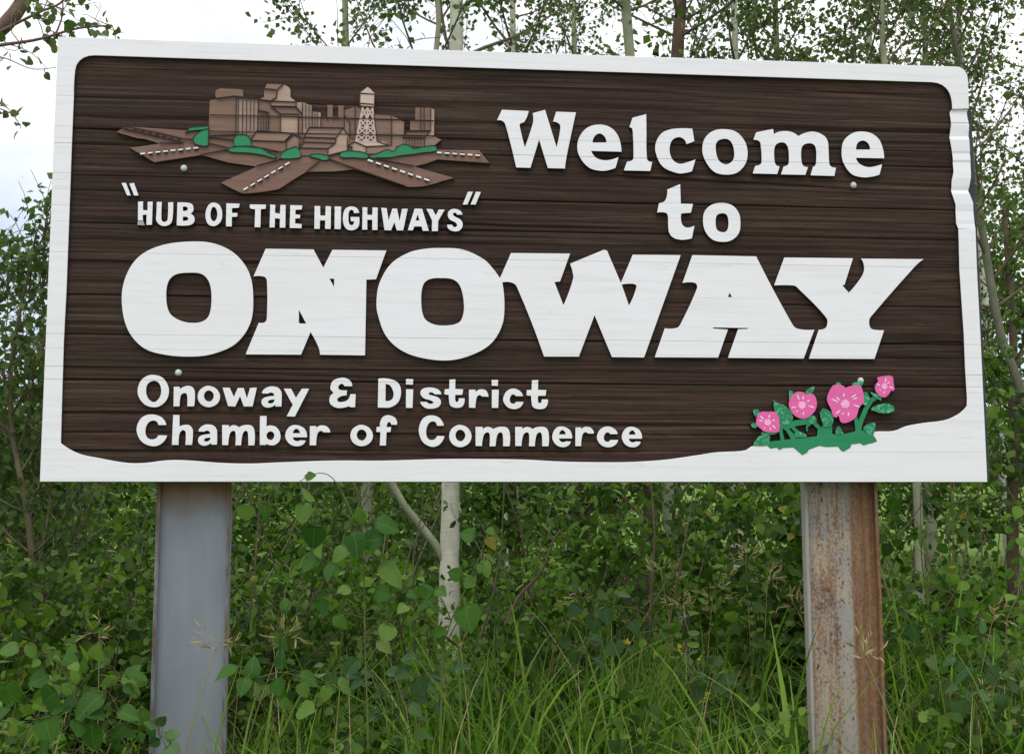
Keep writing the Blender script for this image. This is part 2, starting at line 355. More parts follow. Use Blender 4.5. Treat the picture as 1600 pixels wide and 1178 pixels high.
# ------------------------------------------------------------------ ground
gv, gf = [], []
gx = np.concatenate([np.linspace(-400, -14, 12), np.linspace(-12, 12, 60), np.linspace(14, 400, 12)])
gy = np.concatenate([np.linspace(-60, -6, 6), np.linspace(-5, 14, 48), np.linspace(16, 700, 20)])
def ground_z(x, y):
    z = np.interp(y, [-60, -4.5, 0.3, 6, 65, 80, 180, 700], [0, 0.02, 0.52, 0.92, 4.2, 5.2, 15, 15])
    return float(z + (0.05 * math.sin(1.3 * x + 0.4 * y) + 0.04 * math.sin(2.1 * y - 0.7 * x) if abs(x) < 13 and -5.5 < y < 15 else 0.0))
for y in gy:
    for x in gx: gv.append((x, y, ground_z(x, y)))
nx = len(gx)
for j in range(len(gy) - 1):
    for i in range(nx - 1): gf.append([j * nx + i, j * nx + i + 1, (j + 1) * nx + i + 1, (j + 1) * nx + i])
m, t, b = new_mat('lawn', 0.9, 0.1); M['lawn'] = m
g = ramp(t, noise(t, (1, 1, 1), 0.35, 6.0, 0.6), [(0.3, (0.11, 0.19, 0.035, 1)), (0.7, (0.17, 0.27, 0.05, 1))])
g = mixc(t, 0.6, g, ramp(t, noise(t, (1, 1, 1), 30.0, 4.0), [(0.3, (0.6, 0.6, 0.5, 1)), (0.7, (1.2, 1.2, 1.1, 1))]), 'MULTIPLY')
t.links.new(g, b.inputs['Base Color']); bump(t, b, noise(t, (1, 1, 1), 40.0, 4.0), 0.8, 0.05)
tag(link('ground', pymesh('ground', gv, gf, True), None, [M['lawn']]), kind='structure')

m, t, b = new_mat('unseen_gravel_road', 0.9, 0.15); M['gravel'] = m
t.links.new(ramp(t, noise(t, (1, 1, 1), 60.0, 5.0, 0.7), [(0.3, (0.16, 0.155, 0.15, 1)), (0.7, (0.30, 0.29, 0.28, 1))]), b.inputs['Base Color']); bump(t, b, noise(t, (1, 1, 1), 90.0, 3.0), 0.6, 0.02)
rv = []
for x in np.linspace(-200, 200, 41):
    for y in (-16.0, -12.0, -8.0, -4.7, -2.2): rv.append((x, y, ground_z(x * 100, y) + 0.12 - (0.05 if y in (-16.0,) else 0)))
rf = [[i * 5 + j, (i + 1) * 5 + j, (i + 1) * 5 + j + 1, i * 5 + j + 1] for i in range(40) for j in range(4)]
tag(link('road', pymesh('road', rv, rf), None, [M['gravel']]), kind='structure')  # unseen road, added so its grey bounce keeps the sign white neutral

# ------------------------------------------------------------------ the sign
sign = empty('welcome_sign', (0, 0, 0))
tag(sign, 'large brown and white carved wooden town welcome sign on two steel posts', 'sign')
JOINT_PX = [102, 149, 197, 223, 270, 295, 320, 345, 393, 457, 521, 544, 572, 592, 649, 675, 702]
def left_edge(y): return 91 - (y - 58) * 29 / 694
JOINTS = [at(left_edge(y), y)[2] for y in JOINT_PX]
GW = {102: .00015, 149: .0003, 197: .00025, 223: .0005, 270: .0003, 295: .00018, 320: .00018, 345: .00015, 393: .0003, 521: .00035, 544: .00018, 572: .0005, 592: .0004, 649: .00015, 702: .00015}
GROOVES = [(at(left_edge(y), y)[2], GW[y]) for y in JOINT_PX if y in GW]
TOPZ = at(91, 58)[2]; BOTZ = SIGN_Z0
# value noise for the sandblasted relief
_tab = rng.random((512, 512))
def vnoise(x, y):
    xi = np.floor(x).astype(int); yi = np.floor(y).astype(int); fx = x - xi; fy = y - yi
    fx = fx * fx * (3 - 2 * fx); fy = fy * fy * (3 - 2 * fy)
    g = lambda a, c: _tab[a % 512, c % 512]
    return (g(xi, yi) * (1 - fx) + g(xi + 1, yi) * fx) * (1 - fy) + (g(xi, yi + 1) * (1 - fx) + g(xi + 1, yi + 1) * fx) * fy
edges_z = [BOTZ + 0.03] + sorted(JOINTS) + [TOPZ - 0.03]
PX0, PX1 = -SIGN_W / 2 + 0.03, SIGN_W / 2 - 0.03
PROM = [1, .25, .6, .1, .9, .5, .15, 1, .3, .1, .9, .2, .7, .1, .9, .25, .8, .2, 1, 1]
for i in range(len(edges_z) - 1):
    pr0, pr1 = PROM[i], PROM[i + 1]; z0, z1 = edges_z[i] + 0.00035 * pr0 + 0.00003, edges_z[i + 1] - 0.00035 * pr1 - 0.00003
    nzr = max(6, int((z1 - z0) / 0.0026)); nxr = 150
    X, Z = np.meshgrid(np.linspace(PX0, PX1, nxr), np.linspace(z0, z1, nzr))
    off = 17.3 * i
    warp = 0.06 * (vnoise(X * 0.8 + off, Z * 4 + off) - 0.5) + 0.007 * (vnoise(X * 5 + off, Z * 20) - 0.5)
    Zw = Z + warp
    patch = 0.35 + 1.3 * vnoise(X * 0.7 + off * 1.7, Z * 9 + off)
    rel = 0.0046 * (vnoise(X * 0.45 + off, Zw * 34) - 0.5) + patch * (0.0030 * (vnoise(X * 0.8 + off * 2, Zw * 95 + off) - 0.5) + 0.0013 * (vnoise(X * 1.6 + off, Zw * 210) - 0.5))
    deep = vnoise(X * 0.5 + off * 3, Zw * 46 + 5.5); rel += 0.006 * np.clip((deep - 0.8) / 0.16, 0, 1)
    rel += 0.0055 * (pr0 * np.exp(-((Z - z0) / 0.0028) ** 2) + pr1 * np.exp(-((z1 - Z) / 0.0028) ** 2)) * np.clip(2.4 * vnoise(X * 0.9 + off, Z * 0 + off) - 0.75, 0, 1) + 0.003 * (rng.random() - 0.5)
    Y = 0.0132 + rel
    v = np.stack([X, Y, Z], -1).reshape(-1, 3)
    idx = np.arange(nzr * nxr).reshape(nzr, nxr)
    q = np.stack([idx[:-1, :-1], idx[:-1, 1:], idx[1:, 1:], idx[1:, :-1]], -1).reshape(-1, 4)
    ring = np.concatenate([idx[0, :], idx[1:, -1], idx[-1, -2::-1], idx[-2:0:-1, 0]])
    back = v[ring].copy(); back[:, 1] = 0.036; nb = len(v) + np.arange(len(ring))
    q2 = np.stack([np.roll(ring, -1), ring, nb, np.roll(nb, -1)], -1)
    me = np_mesh('plank', np.concatenate([v, back]), np.concatenate([q, q2]))
    me.polygons.foreach_set('use_smooth', np.arange(len(me.polygons)) < len(q))
    link('plank', me, sign, [M['brown']])
link('backing_board', box_mesh('backing_board', -SIGN_W / 2 + 0.01, SIGN_W / 2 + 0.027, 0.038, 0.06, BOTZ + 0.012, TOPZ - 0.12, 0.002), sign, [M['backing']])

OUTER = parse('90.6,57.6 800,82.2 1498,104.6 1507,110* 1511.4,118* 1513,138 1514.3,170 1512.6,174* 1513,182* 1515.7,195* 1515,213* 1516.3,230* 1517.7,253* 1518,276* 1515.7,291* 1514.3,299 1521,316* 1523,346 1524.4,357 1526.7,420 1533,540 1543,753 62,752.4 76,420')
INNER = parse('148,87 800,108 1456,129 1472.4,133.4* 1482.5,143.5* 1486.8,156.5* 1487.7,171 1485.7,176* 1487.7,194* 1485,216* 1489.7,242* 1491,268* 1488,282* 1488,302* 1494,320* 1494.6,348* 1497.8,358* 1499.2,420 1502.8,475 1506,521 1508,573 1511,622 1510.8,634 1500.7,644.6* 1484,653.8* 1468.6,657.7* 1441,661* 1415,666* 1401,672* 1390,673.8* 1369,674* 1300,682* 1230,690* 1175,697* 1166,703* 1150,705* 1120,706.5* 1090,711* 1040,718* 990,721.5* 940,722* 880,721* 820,718* 760,717* 690,717* 600,719.5* 520,719.5* 430,722.5* 394,724* 345,723* 292,719* 260,719* 227,723* 199,723* 154,715.4* 122,708* 95,692 99.8,532 104,451 108,345 111.8,238 115.5,147 116.6,118* 120,101* 131,90.5*')
_oi = [i for i, p in enumerate(OUTER) if abs(p[1] - 170) < 0.6 and p[0] > 1500][0]; _oj = [i for i, p in enumerate(OUTER) if abs(p[1] - 357) < 0.6][0]
_ii = [i for i, p in enumerate(INNER) if abs(p[1] - 171) < 0.6 and p[0] > 1400][0]; _ij = [i for i, p in enumerate(INNER) if abs(p[1] - 358) < 0.6][0]
_hard = lambda p: (p[0], p[1], False)
ring = [_hard(OUTER[_oj])] + OUTER[_oj + 1:] + OUTER[:_oi] + [_hard(OUTER[_oi])] + [_hard(INNER[_ii])] + INNER[:_ii][::-1] + INNER[_ij + 1:][::-1] + [_hard(INNER[_ij])]
carve('frame', [sample(ring, 6)], (M['white'], M['edge']), sign, 0.0, 0.034, 0.0012)
# the weather-scooped length of the right-hand stile
prof_y = [170.6, 173, 191, 192.5, 194, 213, 216, 219, 236, 239, 250, 253, 268, 278, 290, 297, 300, 303, 318, 330, 345, 350, 357.4]
prof_d = [.006, .0125, .0085, .0125, .0085, .0120, .0070, .0055, .0065, .0095, .0060, .0095, .0055, .0040, .0070, .0120, .0065, .0035, .0035, .0060, .0030, .0040, .0008]
def _along(poly, y):
    ys = [p[1] for p in poly]; return float(np.interp(y, ys, [p[0] for p in poly]))
oc = [OUTER[i] for i in range(_oi, _oj + 1)]; ic = [INNER[i] for i in range(_ii, _ij + 1)]
rows_y = np.linspace(170.6, 357.4, 130); V = []; Fq = []
for y in rows_y:
    d = 0.66 * float(np.interp(y, prof_y, prof_d)); xi, xo = _along(ic, y) - 0.3, _along(oc, y)
    for k_, (x, dd) in enumerate(((xi, 0.03), (xi, d), ((xi * 2 + xo) / 3, d - 0.0004), ((xi + 2 * xo) / 3, d), (xo, d + 0.001), (xo, 0.034))):
        p = at(x, y, 0.0); V.append((p[0], dd, p[2]))
for j in range(len(rows_y) - 1):
    for i in range(5): Fq.append([j * 6 + i, (j + 1) * 6 + i, (j + 1) * 6 + i + 1, j * 6 + i + 1])
me = pymesh('frame_scoop', V, Fq); fs = link('frame_scoop', me, sign, [M['white'], M['edge']])
for p in me.polygons: p.material_index = 1 if abs(p.normal.y) < 0.2 and abs(p.normal.x) > 0.8 else 0
tag(fs, 'wavy sandblasted length of the white right-hand edge')
for (bx_, by_) in ((287, 262.5), (1334.2, 289), (278.5, 582), (1345.5, 594.5)):
    c = at(bx_, by_, 0.006); bm = bmesh.new(); bmesh.ops.create_uvsphere(bm, u_segments=14, v_segments=8, radius=0.0088)
    for v in bm.verts: v.co = Vector((v.co.x, v.co.y * 0.62, v.co.z))
    ret = bmesh.ops.create_cone(bm, cap_ends=True, segments=14, radius1=0.0105, radius2=0.0105, depth=0.003, matrix=Matrix.Rotation(math.pi / 2, 4, 'X') @ Matrix.Translation((0, 0, -0.004)))
    me = bpy.data.meshes.new('bolt'); bm.to_mesh(me); bm.free()
    for p in me.polygons: p.use_smooth = True
    o = link('bolt', me, sign, [M['bolt']]); o.location = c

# ---- lettering, traced letter by letter
GLYPH = {}
def letters(ox, oy, sc, rows, yf=0.0):
    for key, cs in rows:
        con = [sample(parse(c, ox, oy, sc), 2.2) for c in cs.split('|')]
        GLYPH[key] = con
        carve('letter', con, (M['white'], M['edge']), sign, yf, 0.024, 0.0007)
def again(key, x0, y0, x1, y1, ox, oy, sc):
    con = GLYPH[key]; a = np.array([p for c in con for p in c]); lo, hi = a.min(0), a.max(0)
    t0 = np.array([ox + x0 / sc, oy + y0 / sc]); t1 = np.array([ox + x1 / sc, oy + y1 / sc])
    con2 = [[tuple(t0 + (np.array(p) - lo) / (hi - lo) * (t1 - t0)) for p in c] for c in con]
    carve('letter', con2, (M['white'], M['edge']), sign, 0.0, 0.024, 0.0007)
S1 = 1600 / 430
letters(170, 370, S1, [
 ('O1', '480,28* 620,42* 740,105* 820,220* 840,380* 820,510* 740,620* 610,680* 480,697* 320,685* 200,645* 110,540* 75,380* 95,240* 170,120* 300,52*|470,210* 545,220* 585,270* 597,360* 585,450* 555,487* 490,501* 410,485* 352,440* 334,350* 345,265* 385,222*'),
 ('N1', '912,70 1190,74 1247,180 1300,76 1614,80 1554,248 1498,250 1490,690 1228,686 1218,640* 1173,555 1118,686 795,684 872,500 905,498* 918,480* 918,250* 900,232* 840,232|1283,243 1310,245 1310,293|1105,425 1105,500 1112,505 1148,505')])
letters(570, 370, S1, [
 ('O2', '440,66* 570,75* 690,130* 745,185* 784,238 800,266* 812,390* 800,510* 740,615* 640,680* 500,718* 350,708* 220,665* 125,580* 75,450* 68,370* 85,270* 150,160* 250,95* 340,72*|440,241* 515,250* 555,290* 576,390* 570,460* 545,500* 470,516* 395,507* 345,470* 328,370* 340,280* 375,248*'),
 ('W1', '786,240 850,95 1194,98 1136,260 1103,264 1155,398 1211,245* 1208,205* 1193,157 1390,76 1408,80 1489,269 1558,105 1837,107 1624,702 1437,700 1336,457 1245,697 1042,697 882,288* 850,266* 801,266|1494,278 1565,275* 1580,288* 1536,400')])
letters(1000, 370, 1600 / 460, [
 ('A1', '285,100 632,107 830,478* 858,500* 948,505 890,662 478,658 533,503 585,501 586,496 398,493 397,499 478,504 425,657 80,655 135,497 200,495* 220,475* 310,280* 304,255* 270,248* 230,253|488,305 500,328 478,328'),
 ('Y1', '785,113 1158,117 1112,262 1100,264 1135,305 1203,220* 1218,180* 1213,140* 1200,119 1543,122 1495,162* 1254,436* 1246,455* 1250,490* 1264,503* 1327,508 1275,664 918,662 972,505 1002,500* 1016,485* 1014,442* 850,272* 832,265* 728,265')])
letters(770, 150, 4.7125, [
 ('W2', '68,103 265,112 232,193* 200,208* 202,240* 236,380 296,200* 298,165* 294,128 385,103 470,378 497,240* 490,208* 443,190 467,117 613,122 570,320* 540,470* 532,536 405,533 341,322 278,531 172,528 95,220* 75,188* 30,181'),
 ('e1', '790,212* 870,235* 925,300* 948,413 725,406 760,455* 820,475* 870,470* 927,450 905,530 860,546* 800,553* 710,530* 640,450* 622,370* 645,290* 705,230*|735,344 748,302* 785,278* 822,300* 838,344'),
 ('l1', '1130,135 1030,162 1005,232 1022,238* 1030,255* 1036,460* 1025,476* 990,484 964,550 1160,554 1174,487 1148,482* 1136,465* 1132,300'),
 ('c1', '1370,240* 1470,243 1485,335 1425,358 1412,325* 1370,305* 1320,330* 1302,400* 1325,470* 1375,500* 1440,487* 1494,467 1468,555 1420,568* 1360,570* 1250,520* 1200,420* 1200,350* 1235,285* 1290,252*'),
 ('t1', '1380,650 1285,690 1280,745* 1262,778* 1225,790 1209,860 1272,861* 1288,878* 1292,960* 1300,1010* 1330,1045* 1385,1060* 1440,1056* 1467,1048 1485,955 1430,970* 1397,950* 1386,910* 1388,866 1460,861 1474,796 1385,793')])
letters(1080, 150, 4.7125, [
 ('o1', '240,246* 330,265* 395,335* 416,420* 400,500* 340,565* 255,581* 170,560* 105,480* 82,400* 100,315* 160,260*|245,317* 290,335* 315,400* 310,470* 270,503* 235,500* 200,470* 182,400* 190,340*'),
 ('m1', '603,244 610,283 655,263* 730,264* 790,297 850,270* 910,265* 980,295* 1007,340* 1012,400* 1018,500* 1032,522* 1066,529 1056,591 878,586 897,524 914,512* 920,490* 920,400* 905,362* 868,350* 825,365* 811,400* 814,490* 830,518* 860,524 842,583 660,579 682,519 708,512* 719,490* 715,390* 697,354* 665,343* 627,358* 612,395* 616,490* 630,514* 652,519 634,577 452,572 473,515 505,508* 518,490* 513,370* 502,336* 457,325 478,270'),
 ('e2', '1265,263* 1340,283* 1395,340* 1422,461 1213,457 1240,500* 1300,525* 1350,520* 1407,503 1388,580 1330,596* 1260,600* 1180,575* 1120,490* 1108,410* 1125,330* 1190,275*|1215,396 1227,348* 1265,330* 1302,350* 1318,396'),
 ('o2', '225,788* 300,805* 350,860* 363,930* 352,1010* 300,1062* 235,1076* 160,1060* 105,1000* 87,920* 100,850* 150,803*|225,865* 260,875* 273,910* 272,970* 255,1000* 225,1003* 190,985* 180,920* 190,880*')])
S5 = 1600 / 310
letters(170, 270, S5, [
 ('q1', '103,83 138,83 178,185 147,185'), ('q2', '165,87 203,83 240,185 203,185'),
 ('H1', '236,234 276,232 276,302 312,305 313,235 354,234 348,421 302,422 304,338 273,341 276,386 234,386'),
 ('U1', '387,236 428,237 424,365* 430,391* 450,397* 470,387* 476,360* 478,240 519,238 514,370* 498,412* 450,432* 402,415* 381,378* 383,340*'),
 ('B1', '553,240 630,242* 672,255* 684,290* 678,315* 658,330 685,350* 693,380* 680,410* 640,426* 547,425|597,275 622,275* 638,290* 625,306* 597,308|598,357 625,357* 642,371* 628,386* 596,388'),
 ('O3', '848,241* 895,265* 915,330* 905,390* 870,425* 838,432* 800,415* 780,360* 785,300* 810,255*|848,275* 868,300* 875,340* 865,378* 845,393* 826,375* 820,335* 830,290*'),
 ('F1', '948,247 1055,250 1050,284 994,286 992,325 1038,325 1035,356 992,358 992,434 944,433'),
 ('T1', '1138,256 1267,258 1265,292 1226,296 1223,441 1175,440 1180,296 1150,293 1137,284'),
 ('H2', '1302,257 1343,260 1340,325 1380,330 1384,260 1426,260 1424,444 1378,444 1380,372 1340,368 1338,442 1296,442'),
 ('E1', '1464,262 1560,264 1556,298 1506,300 1504,337 1544,340 1542,368 1504,370 1502,410 1556,414 1554,449 1458,446')])
letters(460, 270, S5, [
 ('H3', '163,268 208,270 208,345 250,347 252,270 295,272 293,454 247,454 248,385 206,385 205,454 160,453'),
 ('I1', '325,272 377,274 374,456 323,455'),
 ('G1', '523,325 480,328 475,308* 458,300* 440,318* 436,365* 442,412* 462,425* 478,412* 481,393 455,393 453,357 523,358 522,420* 505,450* 460,466* 415,450* 393,400* 392,350* 405,300* 440,275* 490,278* 515,300*'),
 ('H4', '550,278 588,280 588,340 628,342 630,280 672,282 670,463 627,463 628,380 588,380 588,461 546,460'),
 ('W3', '700,283 744,286 760,385 790,290 828,290 848,390 868,292 914,292 878,466 825,466 806,400 780,466 726,464'),
 ('A2', '970,290 1030,292 1085,470 1035,470 1025,434 968,434 955,466 914,465|995,335 1008,386 977,386'),
 ('Y2', '1065,292 1114,295 1140,345 1165,297 1213,298 1160,390 1158,472 1108,472 1110,385'),
 ('S1', '1355,340 1312,340 1300,325* 1285,325* 1280,340* 1300,358* 1335,375* 1356,405* 1352,445* 1320,472* 1270,470* 1240,450* 1232,420 1272,420 1285,438* 1304,437* 1312,420* 1295,400* 1255,380* 1238,350* 1242,315* 1275,293* 1320,298* 1348,318*'),
 ('q3', '1400,154 1440,154 1396,258 1356,258'), ('q4', '1465,154 1504,156 1462,258 1420,258')])
chip = carve('letter_chip', [parse_c for parse_c in [[(p[0], p[1]) for p in parse('234,389 277,389 290,425 228,422', 170, 270, S5)]]], (M['bare'], M['edge']), sign, 0.0012, 0.02, 0.0005, False)
tag(chip, 'worn bare grey foot of the first letter H')
S10 = 1600 / 350
letters(190, 570, S10, [
 ('O4', '230,72* 290,90* 330,145* 338,200* 315,260* 265,298* 215,302* 160,280* 120,225* 115,170* 140,110* 185,78*|228,114* 265,130* 282,175* 275,225* 245,262* 222,265* 190,240* 175,195* 185,140*'),
 ('n2', '373,156 415,157 416,175 440,158* 480,150* 512,165* 524,205* 518,297 468,297 469,230* 462,206* 445,202* 425,215* 418,240* 414,297 370,297'),
 ('o3', '625,150* 675,170* 703,220* 690,270* 650,298* 610,302* 565,280* 543,235* 555,185* 590,157*|622,183* 650,198* 658,228* 640,258* 620,262* 598,250* 588,222* 598,195*'),
 ('w4', '722,163 772,163 802,230 830,165 872,165 895,240 918,165 966,162 936,298 872,298 846,225 812,298 760,296'),
 ('a3', '1003,205 1008,185* 1035,163* 1070,154* 1115,162* 1140,190* 1144,225* 1142,298 1098,298 1097,285 1075,300* 1040,306* 1008,292* 998,265* 1010,240* 1040,228* 1090,222 1085,205* 1065,198* 1048,206|1092,248 1088,265* 1065,276* 1045,270* 1052,255*'),
 ('y3', '1158,170 1210,170 1245,235 1288,170 1340,170 1238,370 1178,368 1222,285'),
 ('C2', '320,430 262,430 250,405* 222,398* 190,415* 170,465* 180,515* 210,532* 245,525* 262,503 326,504 300,550* 255,578* 200,578* 140,545* 108,480* 115,420* 150,372* 210,354* 275,368* 308,400*'),
 ('h1', '368,358 414,358 413,440 440,430* 480,430* 506,455* 510,490* 503,572 455,572 458,490* 450,469* 432,468* 414,490* 408,572 358,572'),
 ('m2', '718,430 766,430 768,447 800,430* 838,446 880,430* 930,436* 950,475* 948,575 904,575 902,490* 893,472* 875,476* 863,500* 854,575 812,575 814,490* 805,472* 785,476* 771,500* 762,573 718,573'),
 ('b2', '988,365 1036,365 1035,440 1060,432* 1105,445* 1133,490* 1130,540* 1095,572* 1060,574* 1035,565 1030,573 986,572|1060,475* 1085,485* 1090,510* 1075,535* 1055,535* 1038,520* 1037,495*'),
 ('e3', '1250,430* 1300,450* 1322,485* 1324,518 1222,518 1235,540* 1260,545* 1275,538 1315,540 1295,570* 1250,582* 1200,565* 1170,520* 1175,475* 1205,438*|1222,488 1235,463* 1255,457* 1275,488'),
 ('r2', '1345,438 1388,436 1390,450 1420,433* 1460,437* 1486,462* 1490,483 1440,482 1428,472* 1410,477* 1397,500* 1390,575 1343,575')])
again('a3', 545, 425, 683, 578, 190, 570, S10)
S11 = 1600 / 370
letters(500, 570, S11, [
 ('amp', '70,150* 85,110* 130,90* 175,90* 210,115* 218,145 165,145 155,131* 140,130* 122,150* 130,166* 150,172* 182,172 180,208 150,210* 125,222* 116,235* 125,250* 150,251* 180,242* 198,222* 205,198 241,198 238,287 200,286 198,278 160,290* 110,290* 70,265* 63,235* 72,205* 90,190* 73,170*'),
 ('D1', '394,94 470,95* 530,125* 548,185* 530,250* 485,284* 440,290 390,289|444,130 475,142* 497,190* 490,228* 470,243* 442,244'),
 ('i1', '582,95 630,97 628,135 580,133|582,165 630,165 626,291 580,291'),
 ('s3', '820,200 775,200 760,188* 738,188* 737,200* 770,210* 805,225* 818,255* 800,285* 750,297* 705,288* 675,250 722,250 735,262* 758,263* 766,252* 745,240* 700,225* 678,195* 690,165* 735,153* 785,160* 812,178*'),
 ('t3', '875,100 915,98 914,163 967,165 963,203 915,203 914,238* 922,251* 934,246* 938,226 977,226 974,262* 955,286* 910,290* 880,275* 872,240* 870,203 840,200 843,165 873,163'),
 ('r3', '1007,168 1050,168 1052,185 1080,166* 1120,172* 1136,198* 1138,216 1092,214 1080,204* 1062,215* 1055,240* 1050,291 1006,290'),
 ('i2', '1160,102 1204,102 1202,143 1160,141|1162,168 1208,168 1205,291 1160,291'),
 ('c3', '1372,212 1322,212 1312,201* 1295,204* 1282,232* 1290,258* 1312,262* 1325,250 1375,250 1355,285* 1315,300* 1270,288* 1240,250* 1240,215* 1265,175* 1310,160* 1355,180*'),
 ('f1', '403,545 408,455 380,453 383,420 405,418 407,385* 425,352* 460,340* 505,355* 521,385* 520,405 480,405 474,389* 460,389* 453,405* 450,420 480,420 478,453 450,455 446,545')])
again('t3', 1395, 102, 1541, 300, 500, 570, S11)
again('o3', 205, 405, 358, 550, 500, 570, S11)
S12 = 1600 / 380
for k, x0, y0, x1, y1 in (('C2', 60, 37, 230, 245), ('o3', 260, 100, 408, 247), ('m2', 434, 112, 662, 241), ('m2', 695, 112, 918, 241), ('e3', 938, 110, 1070, 247), ('r2', 1090, 112, 1213, 240), ('c3', 1232, 110, 1373, 248), ('e3', 1396, 112, 1530, 248)):
    again(k, x0, y0, x1, y1, 640, 640, S12)

# ---- carved town scene
A_, B_ = (170, 120, S5), (460, 120, S5)
PL = lambda s, r: sample(parse(s, *r), 2.2)
plate = [
 ('60,445 115,410 200,403 640,432 640,412 805,397 812,188 866,178 868,105* 970,96* 1082,104 1084,166 1200,185 1252,160 1250,98 1275,57 1400,64* 1455,85* 1467,112 1467,165 1508,198 1512,208', A_),
 ('62,205 140,233 143,280 212,290 214,322 266,322 266,227 310,227 310,322 353,326 353,231 400,231 402,268 490,241 532,256 534,230 526,222 526,142 528,134 590,84 648,135 646,235 634,250 642,304 786,314 890,364 888,470 905,440 933,437 933,353 974,343 976,248 1102,249 1130,267 1127,482 1187,508 1130,556 1155,585 1192,588 1490,590 1577,697 1155,667 1060,702 965,722 1292,815 1190,842 1060,880* 960,889* 898,886 490,746 330,764 95,767 2,824', B_),
 ('1370,907 1100,942* 1045,928* 900,853 1190,725 740,632 365,690 245,618 165,571 410,538 290,502 110,463', A_)]
plate_pts = []
for s, r in plate:
    plate_pts += [p for p in parse(s, *r)]
town = carve('town_emblem', [sample(plate_pts, 3)], (M['road'], M['edge']), sign, 0.004, 0.022, 0.0006, False)
tag(town, 'carved brown relief of grain elevators, a water tower and roads')
_lay = [0]
def piece(name, s, r, mat, label=None):
    _lay[0] += 1
    y = 0.0036 - 0.00009 * _lay[0]
    o = carve(name, [PL(c, r) for c in s.split('|')], (M[mat], M['edge']), town, y, 0.006, 0.0, False)
    if label: o['label'] = label
    return o
piece('railway_verge', '64,445 116,412 200,405 640,438 805,470 805,540 600,535 410,535 290,500 230,494 110,461', A_, 'road')
piece('road', '168,572 330,550 600,540 815,538 960,574 940,600 740,629 366,686 246,615', A_, 'road')
piece('ground_wedge', '745,630 955,594 1352,655 1385,667 1190,722 960,690', A_, 'tan_dark')
piece('road', '904,852 1240,722 1385,670 1690,648 1692,682 1592,765 1498,820 1370,904 1100,938* 1048,926*', A_, 'road')
piece('ground_wedge', '98,764 198,688 280,672 482,744 330,760', B_, 'tan_dark')
piece('road', '640,655 880,640 1150,605 1190,590 1488,592 1572,694 1155,664 1060,699 960,718', B_, 'road')
piece('road', '292,665 360,635 600,650 700,667 1000,735 1286,814 1190,839 1060,878* 960,886* 900,884', B_, 'road')
# buildings
piece('building', '808,478 815,470 1015,470 1010,560 960,575 808,530', A_, 'tan_dark')
piece('building', '868,174 870,108* 970,99* 1080,106 1080,164 1020,157', A_, 'tan_dark')
piece('building', '818,188 866,181 1020,161 1030,168 1025,470 812,474', A_, 'tan_dark')
piece('grain_elevator', '1030,168 1206,187 1203,440 1160,470 1110,476 1026,470', A_, 'tan_light')
piece('grain_elevator', '1208,190 1302,202 1308,240 1383,302 1383,445 1205,437', A_, 'tan_dark')
piece('grain_elevator', '1207,276 1286,290 1284,440 1204,436', A_, 'tan_mid')
piece('grain_elevator', '1213,184 1250,164 1350,171 1302,198', A_, 'tan_mid')
piece('grain_elevator', '1255,100 1355,109 1352,170 1308,196 1252,164', A_, 'tan_mid')
piece('grain_elevator', '1277,59 1400,66 1359,108 1257,98', A_, 'tan_mid')
piece('grain_elevator', '1405,68* 1450,85* 1464,112 1464,165 1505,198 1305,198 1354,168 1360,109', A_, 'tan_light')
piece('grain_elevator', '1305,201 1507,205 1508,242 1310,238', A_, 'tan_light')
piece('grain_elevator', '1511,208 1562,210 1560,302 1512,246', A_, 'tan_light')
piece('grain_elevator', '1312,241 1509,245 1556,304 1386,300', A_, 'tan_dark')
piece('grain_elevator', '1527,306 1562,309 1575,500 1527,470', A_, 'tan_mid')
piece('grain_elevator', '1386,305 1525,306 1526,472 1480,458 1386,448', A_, 'tan_light')
piece('grain_elevator', '20,208 65,206 140,234 140,412 70,480 65,480 65,304', B_, 'tan_light')
piece('grain_elevator', '148,281 211,291 211,410 146,410', B_, 'tan_light')
piece('building', '214,324 268,324 268,228 308,228 308,322 355,328 355,232 398,232 400,410 214,410', B_, 'tan_dark')
piece('building', '402,270 490,244 530,258 530,330 500,500 446,490 446,370 402,312', B_, 'tan_dark')
piece('building', '402,314 445,372 445,480 402,420', B_, 'tan_mid')
piece('building', '640,306 784,316 781,558 640,525', B_, 'tan_dark')
piece('building', '787,317 888,366 886,470 874,500 876,560 784,562', B_, 'tan_mid')
piece('building', '935,355 975,345 978,250 1100,251 1098,437 935,437', B_, 'tan_dark')
piece('building', '1102,252 1128,268 1125,482 1050,500 1098,438', B_, 'tan_light')
piece('ground_wedge', '1050,500 1125,484 1184,508 1125,556 1050,562', B_, 'tan_mid')
piece('shed', '877,497 1048,497 1046,566 880,552', B_, 'tan_mid')
piece('shed', '905,440 1095,438 1050,495 873,490', B_, 'tan_dark')
piece('barn', '1142,516 1430,526 1430,602 1300,605 1150,572', A_, 'tan_dark')
piece('barn', '1482,459 1553,494 1534,578 1432,598 1432,527', A_, 'tan_mid')
piece('barn', '1197,438 1478,458 1415,524 1142,514', A_, 'tan_mid')
piece('barn', '120,411 388,416 335,497 77,490', B_, 'tan_mid')
piece('barn', '76,492 335,500 330,536 76,528', B_, 'tan_dark')
piece('barn', '75,530 330,539 270,580 42,575', B_, 'tan_mid')
piece('barn', '42,578 270,583 270,636 50,636', B_, 'tan_dark')
piece('barn', '390,417 440,480 425,605 300,632 273,634 272,582 335,532 337,498', B_, 'tan_light')
piece('hut', '580,569 775,561 820,565 815,605 700,622 580,622', B_, 'tan_mid')
piece('hut', '436,558 487,531 577,570 577,618 465,602 460,564', B_, 'tan_light')
